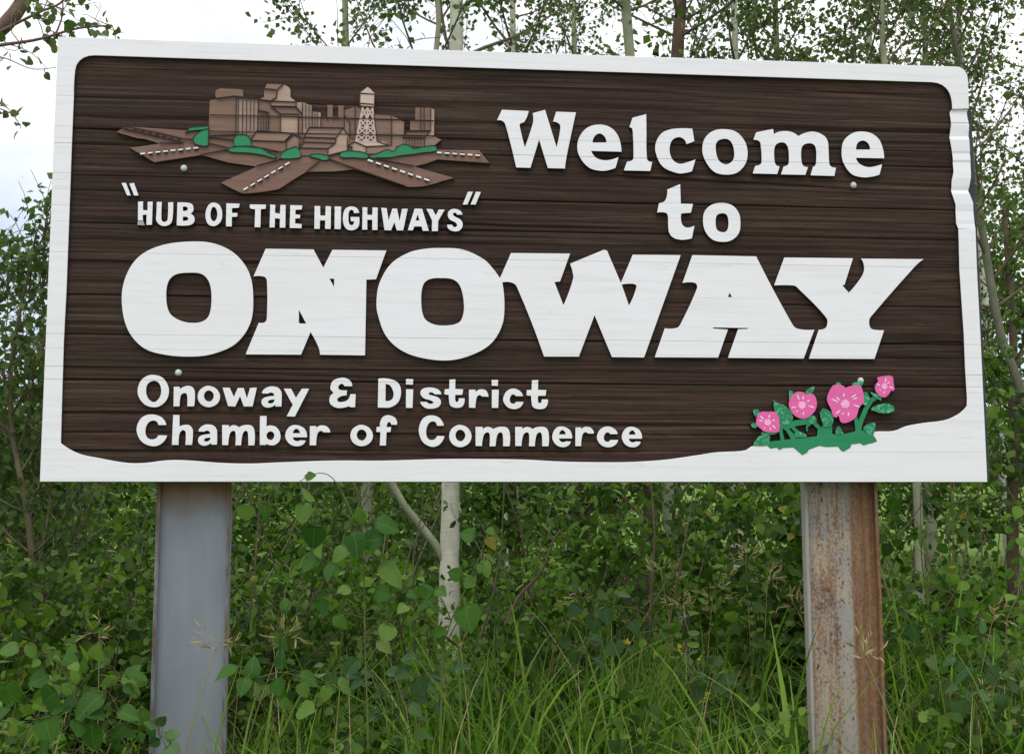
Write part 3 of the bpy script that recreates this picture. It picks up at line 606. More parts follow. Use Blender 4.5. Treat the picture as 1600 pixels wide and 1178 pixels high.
piece('water_tower', '486,527 667,525 715,523 763,556 578,562', B_, 'tan_pale')
# tower: tank, roof and latticed legs
def z2(pts): return [(460 + x / S5, 120 + y / S5) for x, y in pts]
def z1(pts): return [(170 + x / S5, 120 + y / S5) for x, y in pts]
truss = []
for a, c in (((552, 245), (497, 525)), ((630, 250), (655, 525)), ((592, 250), (577, 525))): truss.append(stroke(z2([a, c]), 15 / S5))
lv = [(250, 551, 630), (345, 531, 638), (410, 518, 645), (468, 508, 650), (523, 498, 655)]
for (ya, la, ra), (yb, lb, rb) in zip(lv[:-1], lv[1:]):
    ma, mb = (la + ra) / 2, (lb + rb) / 2
    truss += [stroke(z2([(la, ya), (mb, yb)]), 11 / S5), stroke(z2([(ma, ya), (lb, yb)]), 11 / S5), stroke(z2([(ma, ya), (rb, yb)]), 11 / S5), stroke(z2([(ra, ya), (mb, yb)]), 11 / S5)]
    truss.append(stroke(z2([(lb - 4, yb), (rb + 6, yb)]), 10 / S5))
piece('tower_gap', '549,247 633,251 664,522 490,522', B_, 'line')
_lay[0] += 1
tr = line_prisms('water_tower', truss, 0.0036 - 0.00009 * _lay[0] - 0.0006, M['tan_pale'], town)
_lay[0] += 8
piece('water_tower', '532,224 640,230 634,252 545,246', B_, 'tan_pale')
piece('water_tower', '535,142 644,146 640,226 533,220', B_, 'tan_pale')
piece('water_tower', '590,86 610,100 646,136 640,143 530,137 535,128', B_, 'tan_pale')
BUSH = []
for s, r in (('640,440 650,412* 720,404* 805,398 805,424 760,430* 660,440* 615,456', A_), ('680,510* 700,470* 760,432* 805,424 803,556 770,563* 700,545*', A_),
             ('1014,562 1015,487* 1060,470* 1118,480* 1146,520* 1150,568', A_), ('960,585* 1000,571* 1120,561* 1230,580* 1300,620* 1356,645* 1340,658* 1250,636* 1120,617* 990,610*', A_),
             ('1380,655* 1400,612* 1510,568* 1540,600* 1548,648* 1480,663* 1400,663*', A_), ('125,640* 165,625* 270,640* 280,665* 240,678* 190,662*', B_),
             ('365,640* 390,606* 480,602* 560,615* 600,645* 570,662* 480,655* 400,656*', B_),
             ('605,648* 660,625* 750,590* 800,605* 830,570* 880,548* 930,560* 960,580* 1060,565* 1130,560* 1152,585* 1140,603* 1040,615* 940,630* 850,640* 770,655* 680,655*', B_)):
    piece('bush', s, r, 'green'); BUSH.append(PL(s, r))
# grooved outlines
LW = 6.5 / S5
segs = []
def pl_line(pts, zf, w=1.0):
    q = zf(pts)
    for a, c in zip(q[:-1], q[1:]): segs.append(stroke([a, c], LW * w))
for pts in ([(866, 178), (1020, 158), (1082, 166)], [(1030, 168), (1024, 470), (808, 478)], [(1020, 160), (1030, 168), (1208, 187)], [(1205, 190), (1200, 437)], [(1207, 273), (1290, 290), (1285, 440)],
            [(1250, 98), (1357, 109), (1352, 170), (1304, 198), (1210, 186)], [(1352, 170), (1358, 109), (1405, 66)], [(1302, 200), (1512, 207), (1510, 243), (1308, 239), (1302, 200)], [(1308, 239), (1384, 302), (1384, 445)], [(1384, 303), (1527, 305), (1527, 470)], [(1510, 243), (1562, 307)], [(1527, 305), (1530, 470)],
            [(1140, 516), (1195, 437), (1480, 458), (1416, 526), (1140, 516)], [(1432, 526), (1432, 600)], [(1432, 526), (1490, 470), (1555, 497)], [(1480, 458), (1555, 495)], [(1535, 500), (1535, 578)], [(1150, 570), (1250, 580), (1370, 606)],
            [(808, 490), (1010, 512)], [(808, 538), (960, 574)], [(960, 590), (740, 630)], [(1190, 722), (1385, 666)], [(575, 500), (680, 508)], [(410, 537), (600, 534)]):
    pl_line(pts, z1)
for q in BUSH:
    for a, c in zip(q, q[1:] + q[:1]):
        if a != c: segs.append(stroke([a, c], LW * 0.85))
for x in (1045, 1080, 1112, 1142, 1172): pl_line([(x, 172 + (x - 1030) * 0.09), (x - 3, 470 - max(0, x - 1110) * 0.5)], z1, 0.7)
for x in (1228, 1250, 1270): pl_line([(x, 280), (x - 2, 438)], z1, 0.6)
for pts in ([(15, 245), (65, 304)], [(65, 206), (65, 470)], [(142, 236), (142, 410)], [(213, 325), (213, 408)], [(402, 230), (402, 410)], [(402, 312), (447, 372), (445, 480)], [(490, 243), (490, 470)], [(785, 315), (782, 560)], [(640, 306), (668, 520), (765, 558), (578, 566), (487, 528), (434, 558)],
            [(120, 410), (390, 415), (335, 498), (74, 490), (120, 410)], [(76, 490), (76, 530), (332, 538)], [(335, 498), (335, 534), (271, 582), (40, 576), (78, 528)], [(271, 582), (271, 636)], [(390, 415), (442, 482)], [(427, 488), (427, 604)], [(578, 566), (578, 620)], [(465, 562), (465, 602)],
            [(905, 440), (1096, 438), (1050, 496), (872, 492), (905, 440)], [(1048, 497), (1046, 560)], [(1100, 250), (1098, 438)], [(934, 437), (1098, 437)], [(888, 366), (886, 470)], [(530, 136), (645, 144)], [(533, 218), (640, 226)], [(530, 240), (635, 247)],
            [(280, 668), (900, 885)], [(280, 636), (400, 604)], [(100, 764), (200, 684)], [(610, 655), (960, 720)], [(280, 662), (480, 743)], [(268, 326), (268, 352)], [(318, 326), (318, 354)], [(351, 326), (351, 354)]):
    pl_line(pts, z2)
for x in (92, 118, 165, 185): pl_line([(x, 216 if x < 130 else 286), (x, 420 if x < 130 else 408)], z2, 0.7)
for x in (1018, 1046): pl_line([(x, 250), (x, 436)], z2, 0.8)
for x in (900, 925, 950, 972, 995, 1020): pl_line([(x, 500), (x, 556)], z2, 0.6)
# railway: rails and ties
pl_line([(100, 416), (330, 468), (600, 532)], z1, 1.1); pl_line([(175, 410), (420, 458), (590, 500)], z1, 1.1)
for k in range(8):
    u = k / 7; pl_line([(130 + 420 * u, 425 + 92 * u), (165 + 415 * u, 411 + 82 * u)], z1, 0.9)
# the seams of the planks run through the carving
for yy in (308, 440): pl_line([(815, yy), (1560, yy + 18)], z1, 0.45)
pl_line([(30, 326), (1125, 356)], z2, 0.45); pl_line([(30, 458), (1125, 478)], z2, 0.4)
_lay[0] += 1
for (a, c, n, zf, w) in (((255, 625), (745, 573), 8, z1, 11), ((1088, 915), (1478, 682), 7, z1, 11), ((592, 674), (1112, 848), 8, z2, 13), ((1150, 614), (1520, 640), 6, z2, 11)):
    a = np.array(a, float); c = np.array(c, float)
    for i in range(n):
        p, q = a + (c - a) * (i / n), a + (c - a) * ((i + 0.62) / n)
        o = line_prisms('road_dash', [stroke(zf([p, q]), w / S5)], -0.0040, M['white'], town, 0.006)
        if i % 2 == 1 or i % 3 == 2:
            d = (q - p); nn = np.array([-d[1], d[0]]) / np.linalg.norm(d) * 10
            for sgn in (1, -1): segs.append(stroke(zf([p + nn * sgn + d * 0.1, q + nn * sgn]), 7 / S5))  # shadows of the dashes, drawn as dark painted strips
o = line_prisms('outlines_and_dash_shadows', segs, -0.0036, M['line'], town, 0.0045); o['kind'] = 'stuff'  # real grooved outlines together with the painted dash shadows

# ---- carved wild roses
RF = (1160, 570, 1600 / 260)
def zf_(pts): return [(1160 + x * 260 / 1600, 570 + y * 260 / 1600) for x, y in pts]
rose = carve('rose_emblem', [PL('95,772 170,745 270,738 380,722 480,712 620,698 720,685 850,668 1000,662 1080,640 1130,628 1180,630 1250,670 1272,692 1295,735 1250,752 1210,760 1165,776 1130,753 1045,766 1040,795 970,835 940,815 920,786 800,790 740,778 640,815 620,845 575,868 530,830 490,795 390,800 355,820 330,796 270,806 240,778', RF)], (M['green'], M['edge']), sign, -0.0012, 0.024, 0.0006, False)
tag(rose, 'carved pink wild roses with green leaves')
_rl = [0]
def rpiece(name, con, mat, label=None):
    _rl[0] += 1
    o = carve(name, con, (M[mat], M['edge']), rose, -0.0004 - 0.00012 * _rl[0], 0.02, 0.0004, False)
    return o
for pts, w in (([(1110, 645), (1132, 560), (1185, 430), (1240, 345), (1290, 305)], [60, 50, 44, 38, 60]), ([(1112, 645), (1100, 560), (1085, 495)], [50, 40, 36]), ([(800, 680), (815, 600), (815, 540)], [130, 95, 80]),
               ([(745, 690), (742, 610), (690, 560), (640, 545)], [60, 40, 40, 40]), ([(385, 725), (372, 650), (362, 590)], [40, 30, 50]), ([(500, 715), (430, 620), (360, 570)], [60, 36, 40]), ([(420, 590), (520, 560), (640, 540)], [70, 55, 60]),
               ([(470, 590), (540, 660)], [30, 40]), ([(620, 640), (620, 590), (650, 570)], [16, 20, 30]), ([(180, 660), (300, 660), (360, 620)], [22, 24, 40])):
    rpiece('stem', [stroke(zf_(pts), [q * 260 / 1600 for q in w])], 'green')
for s in ('300,340 330,362* 420,400* 480,480* 470,560* 400,582* 330,500* 305,420*', '100,770 130,720* 170,682* 255,670* 262,720* 240,770* 160,780*', '103,436 150,430* 162,460* 125,502* 108,470*', '80,580* 110,555* 142,580* 120,610*',
          '450,245 492,265* 480,300* 445,338', '605,270* 640,225* 690,210 680,260* 640,286*', '620,540* 650,490* 690,490* 712,540* 680,572*', '740,460 772,420 830,440* 870,500* 860,580* 800,602* 760,540*', '500,650* 530,640* 590,660* 616,695* 560,702* 510,690*',
          '895,662* 900,612* 925,588 960,640* 962,672*', '1160,612* 1200,572* 1276,558 1270,630* 1240,682* 1190,650*', '1230,430* 1300,386* 1400,375* 1460,420* 1420,462* 1330,466* 1260,442*', '1155,268 1190,265* 1220,310* 1210,370* 1170,392* 1155,330*',
          '1050,190* 1100,165* 1160,170* 1140,202*', '890,192* 920,168* 946,195*', '1225,265 1270,275* 1330,308 1338,345 1280,322*'):
    rpiece('leaf', [PL(s, RF)], 'leafpaint')
flowers = [('185,452* 245,452* 312,455* 342,500* 356,560* 350,640 300,652* 200,640* 180,620* 135,580* 130,530* 152,470*', (240, 552), 32, 7, 70),
           ('530,260* 590,268* 612,286 680,285* 713,370* 690,450* 620,510* 560,518* 490,480* 445,400* 450,340* 480,290*', (570, 388), 36, 7, 85),
           ('868,198 960,200* 990,226 1030,206* 1135,200 1160,280* 1162,360* 1120,410* 1090,500* 1020,550* 960,560* 935,540 922,490 880,505* 850,430* 810,340* 825,270*', (985, 378), 42, 9, 105),
           ('1290,125 1345,112* 1435,112* 1450,180* 1462,232 1445,256 1425,245 1390,300* 1350,315* 1290,275* 1270,220* 1302,160', (1362, 208), 28, 6, 60)]
for s, c, cr, n, pr in flowers:
    f = rpiece('flower', [PL(s, RF)], 'pink')
    y = -0.0004 - 0.00012 * _rl[0] - 0.0006
    V = []
    ring = [(c[0] + cr * (1 + 0.16 * math.sin(7 * a + c[0])) * math.cos(a), c[1] + cr * (1 + 0.16 * math.cos(5 * a + c[1])) * math.sin(a)) for a in [k * math.tau / 16 for k in range(16)]]
    line_prisms('flower_centre', [zf_(ring)], y, M['palepink'], f, 0.002).parent = rose
    for k in range(n):
        a = k * math.tau / n + 0.35 + 0.25 * math.sin(k * 2.3 + c[0]); r0, r1 = pr * (0.72 + 0.1 * math.sin(k)), pr * (1.15 + 0.2 * math.cos(k * 1.7))
        p0 = (c[0] + r0 * math.cos(a), c[1] + r0 * math.sin(a)); p1 = (c[0] + r1 * math.cos(a + 0.1), c[1] + r1 * math.sin(a + 0.1)); pm = ((p0[0] + p1[0]) / 2 + 3, (p0[1] + p1[1]) / 2)
        line_prisms('petal_streak', [stroke(zf_([p0, pm, p1]), [0.7, 1.9, 1.0])], y, M['white'], rose, 0.002)

# ---- posts
def h_post(px_l, px_r, mat, label):
    a = at(px_l, 800, 0.075); c = at(px_r, 800, 0.075); x0, x1 = a[0], c[0]; xc = (x0 + x1) / 2; w = x1 - x0; dpt = 0.12
    ob = link('post', box_mesh('post_web', -w / 2 + 0.010, w / 2 - 0.010, -0.106, -0.098, -0.6, 2.95, 0.001), sign, [mat])
    ob.location = (xc, 0.196, 0.0); ob['label'] = label
    for sgn in (-1, 1):
        x = sgn * (w / 2 - 0.006)
        fl = link('flange', box_mesh('flange', x - 0.006, x + 0.006, -0.128, -0.088, -0.6, 2.951, 0.0022), ob, [mat])
    return ob
h_post(244.5, 361, M['steel_clean'], 'smooth grey painted steel post with a little rust at the top')
h_post(1256.5, 1371.5, M['steel_rusty'], 'heavily rusted steel post with brown streaks')
#VEG#
# ------------------------------------------------------------------ vegetation tools
def unit_rows(a): return a / np.maximum(1e-9, np.linalg.norm(a, axis=1, keepdims=True))
LEAF_FAR = (np.array([[0, 0, 0], [0.42, 0.42, 0.09], [0, 1, -0.05], [-0.42, 0.42, 0.09]]), np.array([[0, 1, 2], [0, 2, 3]]))
LEAF_OVAL = (np.array([[0, 0, 0], [0.27, 0.28, 0.07], [0.25, 0.6, 0.05], [0, 1, -0.07], [-0.25, 0.6, 0.05], [-0.27, 0.28, 0.07]]), np.array([[0, 1, 5], [1, 2, 4], [1, 4, 5], [2, 3, 4]]))
_h = [(0.0, 0.0), (0.30, 0.10), (0.44, 0.34), (0.36, 0.64), (0.16, 0.86), (0.0, 1.0)]
_v = [[0, 0, 0], [0, 0.35, 0.0], [0, 0.68, -0.03], [0, 1.0, -0.12]]
for sgn in (1, -1):
    for x, y in _h[1:5]: _v.append([sgn * x, y, 0.16 * x - 0.10 * max(0, y - 0.5)])
LEAF_MID = (np.array(_v), np.array([[0, 4, 5], [0, 5, 1], [1, 5, 6], [1, 6, 2], [2, 6, 7], [2, 7, 3], [0, 9, 8], [0, 1, 9], [1, 10, 9], [1, 2, 10], [2, 11, 10], [2, 3, 11]]))
LEAF_LONG = (np.array([[0, 0, 0], [0.07, 0.3, 0.03], [0.07, 0.62, 0.02], [0, 1, -0.1], [-0.07, 0.62, 0.02], [-0.07, 0.3, 0.03]]), np.array([[0, 1, 5], [1, 2, 4], [1, 4, 5], [2, 3, 4]]))
def leaves_mesh(name, pos, size, r, template=LEAF_FAR, droop=0.5, up=0.5, outward=None):
    n = len(pos); tv, tf = template
    a = r.normal(size=(n, 3)); a[:, 2] -= droop
    if outward is not None: a += outward * 0.7
    a = unit_rows(a)
    nn = r.normal(size=(n, 3)) * 0.75; nn[:, 2] += up; nn[:, 1] -= 0.25
    if outward is not None: nn += outward * 0.5
    nn = nn - a * np.sum(nn * a, 1, keepdims=True); nn = unit_rows(nn); b = np.cross(a, nn)
    sz = np.asarray(size).reshape(-1, 1, 1)
    V = (tv[None, :, 0:1] * b[:, None, :] + tv[None, :, 1:2] * a[:, None, :] + tv[None, :, 2:3] * nn[:, None, :]) * sz + pos[:, None, :]
    Fc = (tf[None] + (np.arange(n) * len(tv))[:, None, None]).reshape(-1, 3)
    return np_mesh(name, V.reshape(-1, 3), Fc)
def catmull(pts, n):
    p = np.array(pts, float)
    if len(p) == 2: return p[0] + (p[1] - p[0]) * np.linspace(0, 1, n)[:, None]
    p = np.vstack([2 * p[0] - p[1], p, 2 * p[-1] - p[-2]]); out = []
    for u in np.linspace(0, len(p) - 3 - 1e-6, n):
        i = int(u); f = u - i; a, b_, c, d = p[i:i + 4]
        out.append(0.5 * (2 * b_ + (c - a) * f + (2 * a - 5 * b_ + 4 * c - d) * f * f + (3 * b_ - a - 3 * c + d) * f**3))
    return np.array(out)
class Tubes:
    def __init__(s): s.v, s.f, s.n = [], [], 0
    def add(s, path, r0, r1, sides=6, lump=0.0, r=None):
        path = np.asarray(path, float); n = len(path); d = np.gradient(path, axis=0); d = unit_rows(d)
        ref = np.where(np.abs(d[:, 2:3]) > 0.9, np.array([[1.0, 0, 0]]), np.array([[0, 0, 1.0]]))
        u = unit_rows(np.cross(d, ref)); w = np.cross(d, u)
        for i in range(1, n):      # keep the frame from spinning
            u[i] = u[i - 1] - d[i] * np.dot(u[i - 1], d[i]); u[i] /= max(1e-9, np.linalg.norm(u[i])); w[i] = np.cross(d[i], u[i])
        rad = np.linspace(r0, r1, n)[:, None]
        if lump and r is not None: rad = rad * (1 + lump * r.normal(size=(n, 1)))
        ang = np.arange(sides) * math.tau / sides
        ring = path[:, None, :] + rad[:, None, :] * (np.cos(ang)[None, :, None] * u[:, None, :] + np.sin(ang)[None, :, None] * w[:, None, :])
        idx = s.n + np.arange(n * sides).reshape(n, sides); nx_ = np.roll(idx, -1, axis=1)
        s.f.append(np.stack([idx[:-1], nx_[:-1], nx_[1:], idx[1:]], -1).reshape(-1, 4)); s.v.append(ring.reshape(-1, 3)); s.n += n * sides
    def mesh(s, name): return np_mesh(name, np.concatenate(s.v), np.concatenate(s.f), True)
def branch_path(p, d, length, r, wander=0.18, lift=0.12, n=7):
    pts = [np.array(p, float)]; d = np.array(d, float)
    for _ in range(n - 1):
        d = d + r.normal(size=3) * wander; d[2] += lift; d /= np.linalg.norm(d); pts.append(pts[-1] + d * length / (n - 1))
    return np.array(pts)
def make_tree(name, label, path, r0, r1, seed, limbs=22, t0=0.3, limb_len=1.3, twigs=9, per_twig=12, leaf=0.039, bark_m='aspen_bark', leaf_m='aspen_leaf', cat='tree', group=None, template=LEAF_FAR, lift=0.10, spread=0.036, limb_bark='brown_twig', zmin=None):
    r = np.random.default_rng(seed); base = np.array(path[0], float)
    root = empty(name, base); tag(root, label, cat, group)
    tk = catmull(path, 30) - base; tb = Tubes(); tb.add(tk, r0, r1, 10, 0.035, r)
    lb = Tubes(); P = []
    for i in range(limbs):
        t_ = t0 + (0.98 - t0) * (i + r.random()) / limbs; k = min(28, int(t_ * 29)); p = tk[k]; rr = r0 + (r1 - r0) * t_
        az = i * 2.4 + r.normal() * 0.5; el = math.radians(r.uniform(15, 55)); L_ = limb_len * r.uniform(0.55, 1.1) * (1.05 - 0.55 * (t_ - t0) / (1 - t0))
        bp = branch_path(p, (math.cos(az) * math.cos(el), math.sin(az) * math.cos(el), math.sin(el)), L_, r, 0.10, lift)
        lb.add(bp, min(rr * 0.45, 0.003 + 0.007 * L_), 0.002, 6)
        for j in range(twigs):
            s = r.uniform(0.15, 1.0); q = bp[min(6, int(s * 6))] + (bp[min(6, int(s * 6) + 1)] - bp[min(6, int(s * 6))]) * (s * 6 % 1)
            tl = r.uniform(0.18, 0.5) * (0.6 + 0.4 * L_); tp = branch_path(q, r.normal(size=3) * 0.8 + (bp[-1] - bp[0]) / L_, tl, r, 0.25, 0.0, 5)
            lb.add(tp, 0.003, 0.0012, 3)
            m_ = max(2, int(per_twig * r.uniform(0.5, 1.4))); uu = r.uniform(0.1, 1.0, m_) * 3.999; ii = uu.astype(int)
            P.append(tp[ii] + (tp[np.minimum(4, ii + 1)] - tp[ii]) * (uu - ii)[:, None] + r.normal(size=(m_, 3)) * spread)
    P = np.concatenate(P)
    if zmin is not None: P = P[P[:, 2] + base[2] > zmin]
    link('trunk', tb.mesh('trunk'), root, [M[bark_m]]); link('limbs', lb.mesh('limbs'), root, [M[limb_bark or bark_m]])['kind'] = 'stuff'
    link('crown', leaves_mesh('crown', P, leaf * r.uniform(0.7, 1.25, len(P)), r, template), root, [M[leaf_m]])
    return root
def G(x, y): return ground_z(x, y)
def ground_pt(px, Y):
    p = at(px, 800, Y); return np.array([p[0], Y, G(p[0], Y)])
def tr_path(Y, *pts):
    """trunk path through photo points at depth Y, started on the ground under the first"""
    w = [at(x, y, Y) for x, y in pts]; d = w[0] - w[1]; g0 = w[0] + d * ((w[0][2] - G(w[0][0], Y)) / max(0.2, -d[2])) * 0.6
    g0[2] = G(g0[0], Y) - 0.05
    return [g0] + w

# ------------------------------------------------------------------ trees behind the sign
TR = 'trees growing behind the sign'
make_tree('aspen_tree', 'pale aspen with the thickest white trunk, seen below and above the board', tr_path(2.6, (702, 930), (704, 760), (713, 60), (716, -160)) + [at(728, -560, 2.6)], 0.064, 0.022, 11, 26, 0.42, 1.5, 10, 12, group=TR)
make_tree('aspen_tree', 'slim aspen leaning out from the foot of the thickest white trunk', tr_path(2.6, (704, 960), (701, 905), (684, 856), (612, 757), (560, 600), (640, 300), (684, 60), (676, -60)) + [at(655, -420, 2.6)], 0.027, 0.012, 12, 18, 0.5, 1.2, 9, 11, bark_m='grey_bark', group=TR)
make_tree('aspen_tree', 'grey green aspen whose shaded trunk slants below the middle of the board', tr_path(3.3, (1078, 1000), (1058, 880), (1042, 760), (982, 60), (975, -60)) + [at(965, -480, 3.3)], 0.058, 0.016, 13, 26, 0.42, 1.5, 10, 12, bark_m='grey_bark', group=TR)
make_tree('brown_tree', 'tree with dark brown trunk rising behind the board above the word Welcome', tr_path(4.2, (1010, 900), (1020, 760), (1058, 90), (1064, 0)) + [at(1072, -420, 4.2)], 0.07, 0.03, 14, 18, 0.5, 1.4, 8, 9, bark_m='dark_bark', group=TR)
make_tree('aspen_tree', 'green grey aspen with thin trunk just right of the rusted post', tr_path(3.0, (1437, 960), (1433, 760), (1400, 300), (1379, 60), (1383, -60)) + [at(1390, -460, 3.0)], 0.03, 0.012, 15, 24, 0.45, 1.3, 10, 12, bark_m='grey_bark', group=TR)
make_tree('aspen_tree', 'aspen with trunk sloping down along the right edge of the board', tr_path(3.4, (1640, 760), (1592, 600), (1563, 520), (1538, 380), (1516, 230), (1500, 100), (1482, 0)) + [at(1440, -380, 3.4)], 0.034, 0.014, 16, 22, 0.4, 1.2, 8, 9, bark_m='shade_bark', group=TR)
make_tree('poplar_tree', 'open branched poplar at the far right with sky between its leaves', tr_path(4.4, (1690, 800), (1680, 500), (1690, 200), (1710, -100)) + [at(1720, -420, 4.4)], 0.06, 0.02, 17, 26, 0.25, 2.0, 9, 9, bark_m='dark_bark', group=TR)
k = 30
for px, Y, h, n, lab in ((585, 5.2, 6.4, 22, 'leafy aspen crown above the town carving side of the board'), (800, 5.6, 6.8, 30, 'leafy aspen crown right of the thickest white trunk'),
                         (890, 7.2, 7.6, 26, 'small crown far behind the gap between two pale trunks'), (1150, 4.8, 6.4, 34, 'dense aspen crown above the word Welcome'), (1240, 6.2, 7.2, 34, 'dense aspen crown further behind the word Welcome'),
                         (1330, 5.2, 6.4, 32, 'dense aspen crown above the letter e ending Welcome'), (1450, 6.6, 7.2, 28, 'aspen crown behind the top right corner of the board'), (1580, 6.0, 6.0, 24, 'leafy aspen standing beyond the right edge of the board')):
    k += 1; b0 = ground_pt(px, Y); lean = np.array([rng.normal() * 0.25, rng.normal() * 0.2, 0])
    make_tree('aspen_tree', lab, [b0 - [0, 0, 0.05], b0 + [0, 0, h * 0.3] + lean * 0.4, b0 + [0, 0, h * 0.65] + lean, b0 + [0, 0, h] + lean * 1.2], 0.055, 0.012, k, n, 0.3, 1.5 if k > 31 else 1.1, 10, 17, leaf=0.043, bark_m='grey_bark' if k % 2 else 'aspen_bark', group=TR)
for i, (px, Y, lean, lab) in enumerate(((808, 4.6, -0.1, 'thin dark trunk standing alone in the thicket right of the white trunk'), (893, 3.9, 0.05, 'left one of two dark trunks in the thicket below the letter W'), (912, 4.1, 0.02, 'right one of two dark trunks in the thicket below the letter W'), (985, 3.8, -0.35, 'dark trunk leaning left beside the slanting grey one'), (1575, 4.4, 0.1, 'dark trunk in the deep shade at the right edge'))):
    b0 = ground_pt(px, Y); make_tree('young_tree', lab, [b0 - [0, 0, 0.05], b0 + [lean * 0.3, 0, 0.9], b0 + [lean, 0, 2.0], b0 + [lean * 1.4, 0.1, 3.1]], 0.05, 0.018, 80 + i, 14, 0.35, 0.9, 7, 8, bark_m='dark_bark', leaf_m='dark_leaf', group=TR)
# the near tree at the top left: trunk outside the frame, branches reaching in
b0 = ground_pt(-150, 0.9)
nb = make_tree('poplar_tree', 'poplar reaching reddish branches with round leaves in at the top left corner', [b0 - [0, 0, 0.05], at(-150, 500, 0.9), at(-60, 130, 0.9), at(30, 12, 0.9), at(120, -160, 0.9), at(150, -420, 0.9)], 0.05, 0.014, 50, 1, 0.9, 0.5, 4, 6, leaf=0.032, bark_m='red_twig', template=LEAF_MID)
near = Tubes(); nl = []
r = np.random.default_rng(51)
def near_branch(pts, Y, r0, r1, twigs, per, tl=0.16):
    p = catmull([at(x, y, Y) for x, y in pts], 14); near.add(p, r0, r1, 6)
    for _ in range(twigs):
        i = r.integers(3, 14); q = p[i]; tp = branch_path(q, r.normal(size=3) * [1, 0.7, 0.8] + (p[-1] - p[0]), tl * r.uniform(0.5, 1.3), r, 0.3, 0.0, 5); near.add(tp, 0.0022, 0.001, 4)
        for _ in range(per): nl.append(tp[r.integers(1, 5)] + r.normal(size=3) * 0.018)
near_branch([(-30, 78), (0, 71), (60, 62), (120, 45), (175, 40)], 0.7, 0.008, 0.003, 16, 4)
near_branch([(0, 50), (60, 20), (100, 0), (130, -60)], 0.75, 0.006, 0.003, 9, 4)
near_branch([(85, 60), (98, 20), (95, -30)], 0.7, 0.004, 0.002, 5, 3)
near_branch([(-20, 85), (10, 92), (50, 108), (88, 106)], 0.7, 0.0025, 0.0012, 3, 2, 0.06)
near_branch([(-60, 150), (-20, 165), (5, 172), (22, 180)], 0.7, 0.004, 0.0015, 7, 3, 0.07)
mm = near.mesh('twigs'); o = link('branches', mm, nb, [M['red_twig']]); o.location = -nb.location; o['kind'] = 'stuff'
nl = np.array(nl); o = link('foliage', leaves_mesh('foliage', nl, 0.034 * r.uniform(0.7, 1.3, len(nl)), r, LEAF_MID, 0.9), nb, [M['aspen_leaf']]); o.location = -nb.location
# willow clump at the left edge
for i, (px, Y, h, lab) in enumerate(((20, 1.9, 2.45, 'tall willow shrub with pale leaves against the sky at the left edge'), (-70, 2.4, 2.4, 'willow shrub cut by the left edge of the picture'), (70, 2.8, 2.2, 'darker willow shrub tucked behind the lower left corner of the board'))):
    b0 = ground_pt(px, Y)
    make_tree('willow_shrub', lab, [b0 - [0, 0, 0.05], b0 + [0.1, 0, h * 0.35], b0 + [-0.05, 0.05, h * 0.7], b0 + [0.05, 0, h]], 0.022, 0.005, 60 + i, 30, 0.12, 0.75, 9, 9, leaf=0.042, bark_m='brown_twig', leaf_m='blue_leaf', cat='shrub', lift=0.2, template=LEAF_FAR, group='willow shrubs at the left edge')

# ------------------------------------------------------------------ undergrowth: a thicket that reads as one mass, with single shrubs in front
r = np.random.default_rng(70)
def clump_field(n, xr, yr, htop, cr, per, r):
    C = []
    while len(C) < n:
        x, y = r.uniform(*xr), r.uniform(*yr); h = htop(x, y); C.append((x, y, G(x, y) + h * r.random() ** 0.8))
    C = np.array(C); rad = r.uniform(*cr, n)
    d = unit_rows(r.normal(size=(n * per, 3))); ci = np.repeat(np.arange(n), per)
    rr = rad[ci] * r.uniform(0.45, 1.0, n * per) ** 0.5
    P = C[ci] + d * rr[:, None] * [1, 1, 0.75]
    return P, d
def top_fn(x, y):
    return 0.9 + 0.35 * math.sin(1.7 * x + 0.5) + 0.25 * math.sin(3.9 * x + y) + (0.9 if x > 2.2 else 0) + 0.12 * y + (0.25 if x < -2 else 0)
P, d = clump_field(430, (-5.5, 6.5), (1.5, 5.5), top_fn, (0.11, 0.26), 140, r)
keep = ~((P[:, 0] < -1.2) & (P[:, 0] > -3.6) & (P[:, 2] > 1.35) & (r.random(len(P)) < 0.55))
_tx = at(704, 850, 2.6)[0]
keep &= ~((np.abs(P[:, 0] - _tx - 0.06 * (P[:, 1] - 2.6)) < 0.17) & (P[:, 1] < 2.8) & (P[:, 2] > 1.12))      # the white trunk stands clear
P, d = P[keep], d[keep]
st = Tubes()
for _ in range(320):
    x, y = r.uniform(-5, 6), r.uniform(1.3, 5.5); b0 = np.array([x, y, G(x, y) - 0.02])
    st.add(branch_path(b0, (r.normal() * 0.35, r.normal() * 0.25, 1), r.uniform(0.8, 1.9), r, 0.14, 0.02, 7), r.uniform(0.004, 0.012), 0.002, 5)
LEAF_WILLOW = (LEAF_LONG[0] * np.array([2.3, 1, 1]), LEAF_LONG[1])
lw = vnoise(P[:, 0] * 1.4 + 9, P[:, 2] * 1.8 + P[:, 1] * 0.7) > 0.56
ug = link('undergrowth', leaves_mesh('undergrowth', P[~lw], 0.024 + 0.055 * r.random((~lw).sum()) ** 1.5, r, LEAF_OVAL, 0.3, 0.7, d[~lw]), None, [M['dark_leaf']])
link('narrow_leaves', leaves_mesh('narrow_leaves', P[lw], r.uniform(0.04, 0.085, lw.sum()), r, LEAF_WILLOW, 0.2, 0.7, d[lw]), ug, [M['blue_leaf']])['kind'] = 'stuff'
tag(ug, 'tangled dark green thicket under and behind the board', 'undergrowth', kind='stuff')
link('stems', st.mesh('stems'), ug, [M['brown_twig']])['kind'] = 'stuff'
P, d = clump_field(150, (-5.0, 6.5), (1.0, 3.2), lambda x, y: 0.75 + 0.25 * math.sin(2.3 * x), (0.1, 0.2), 90, r)
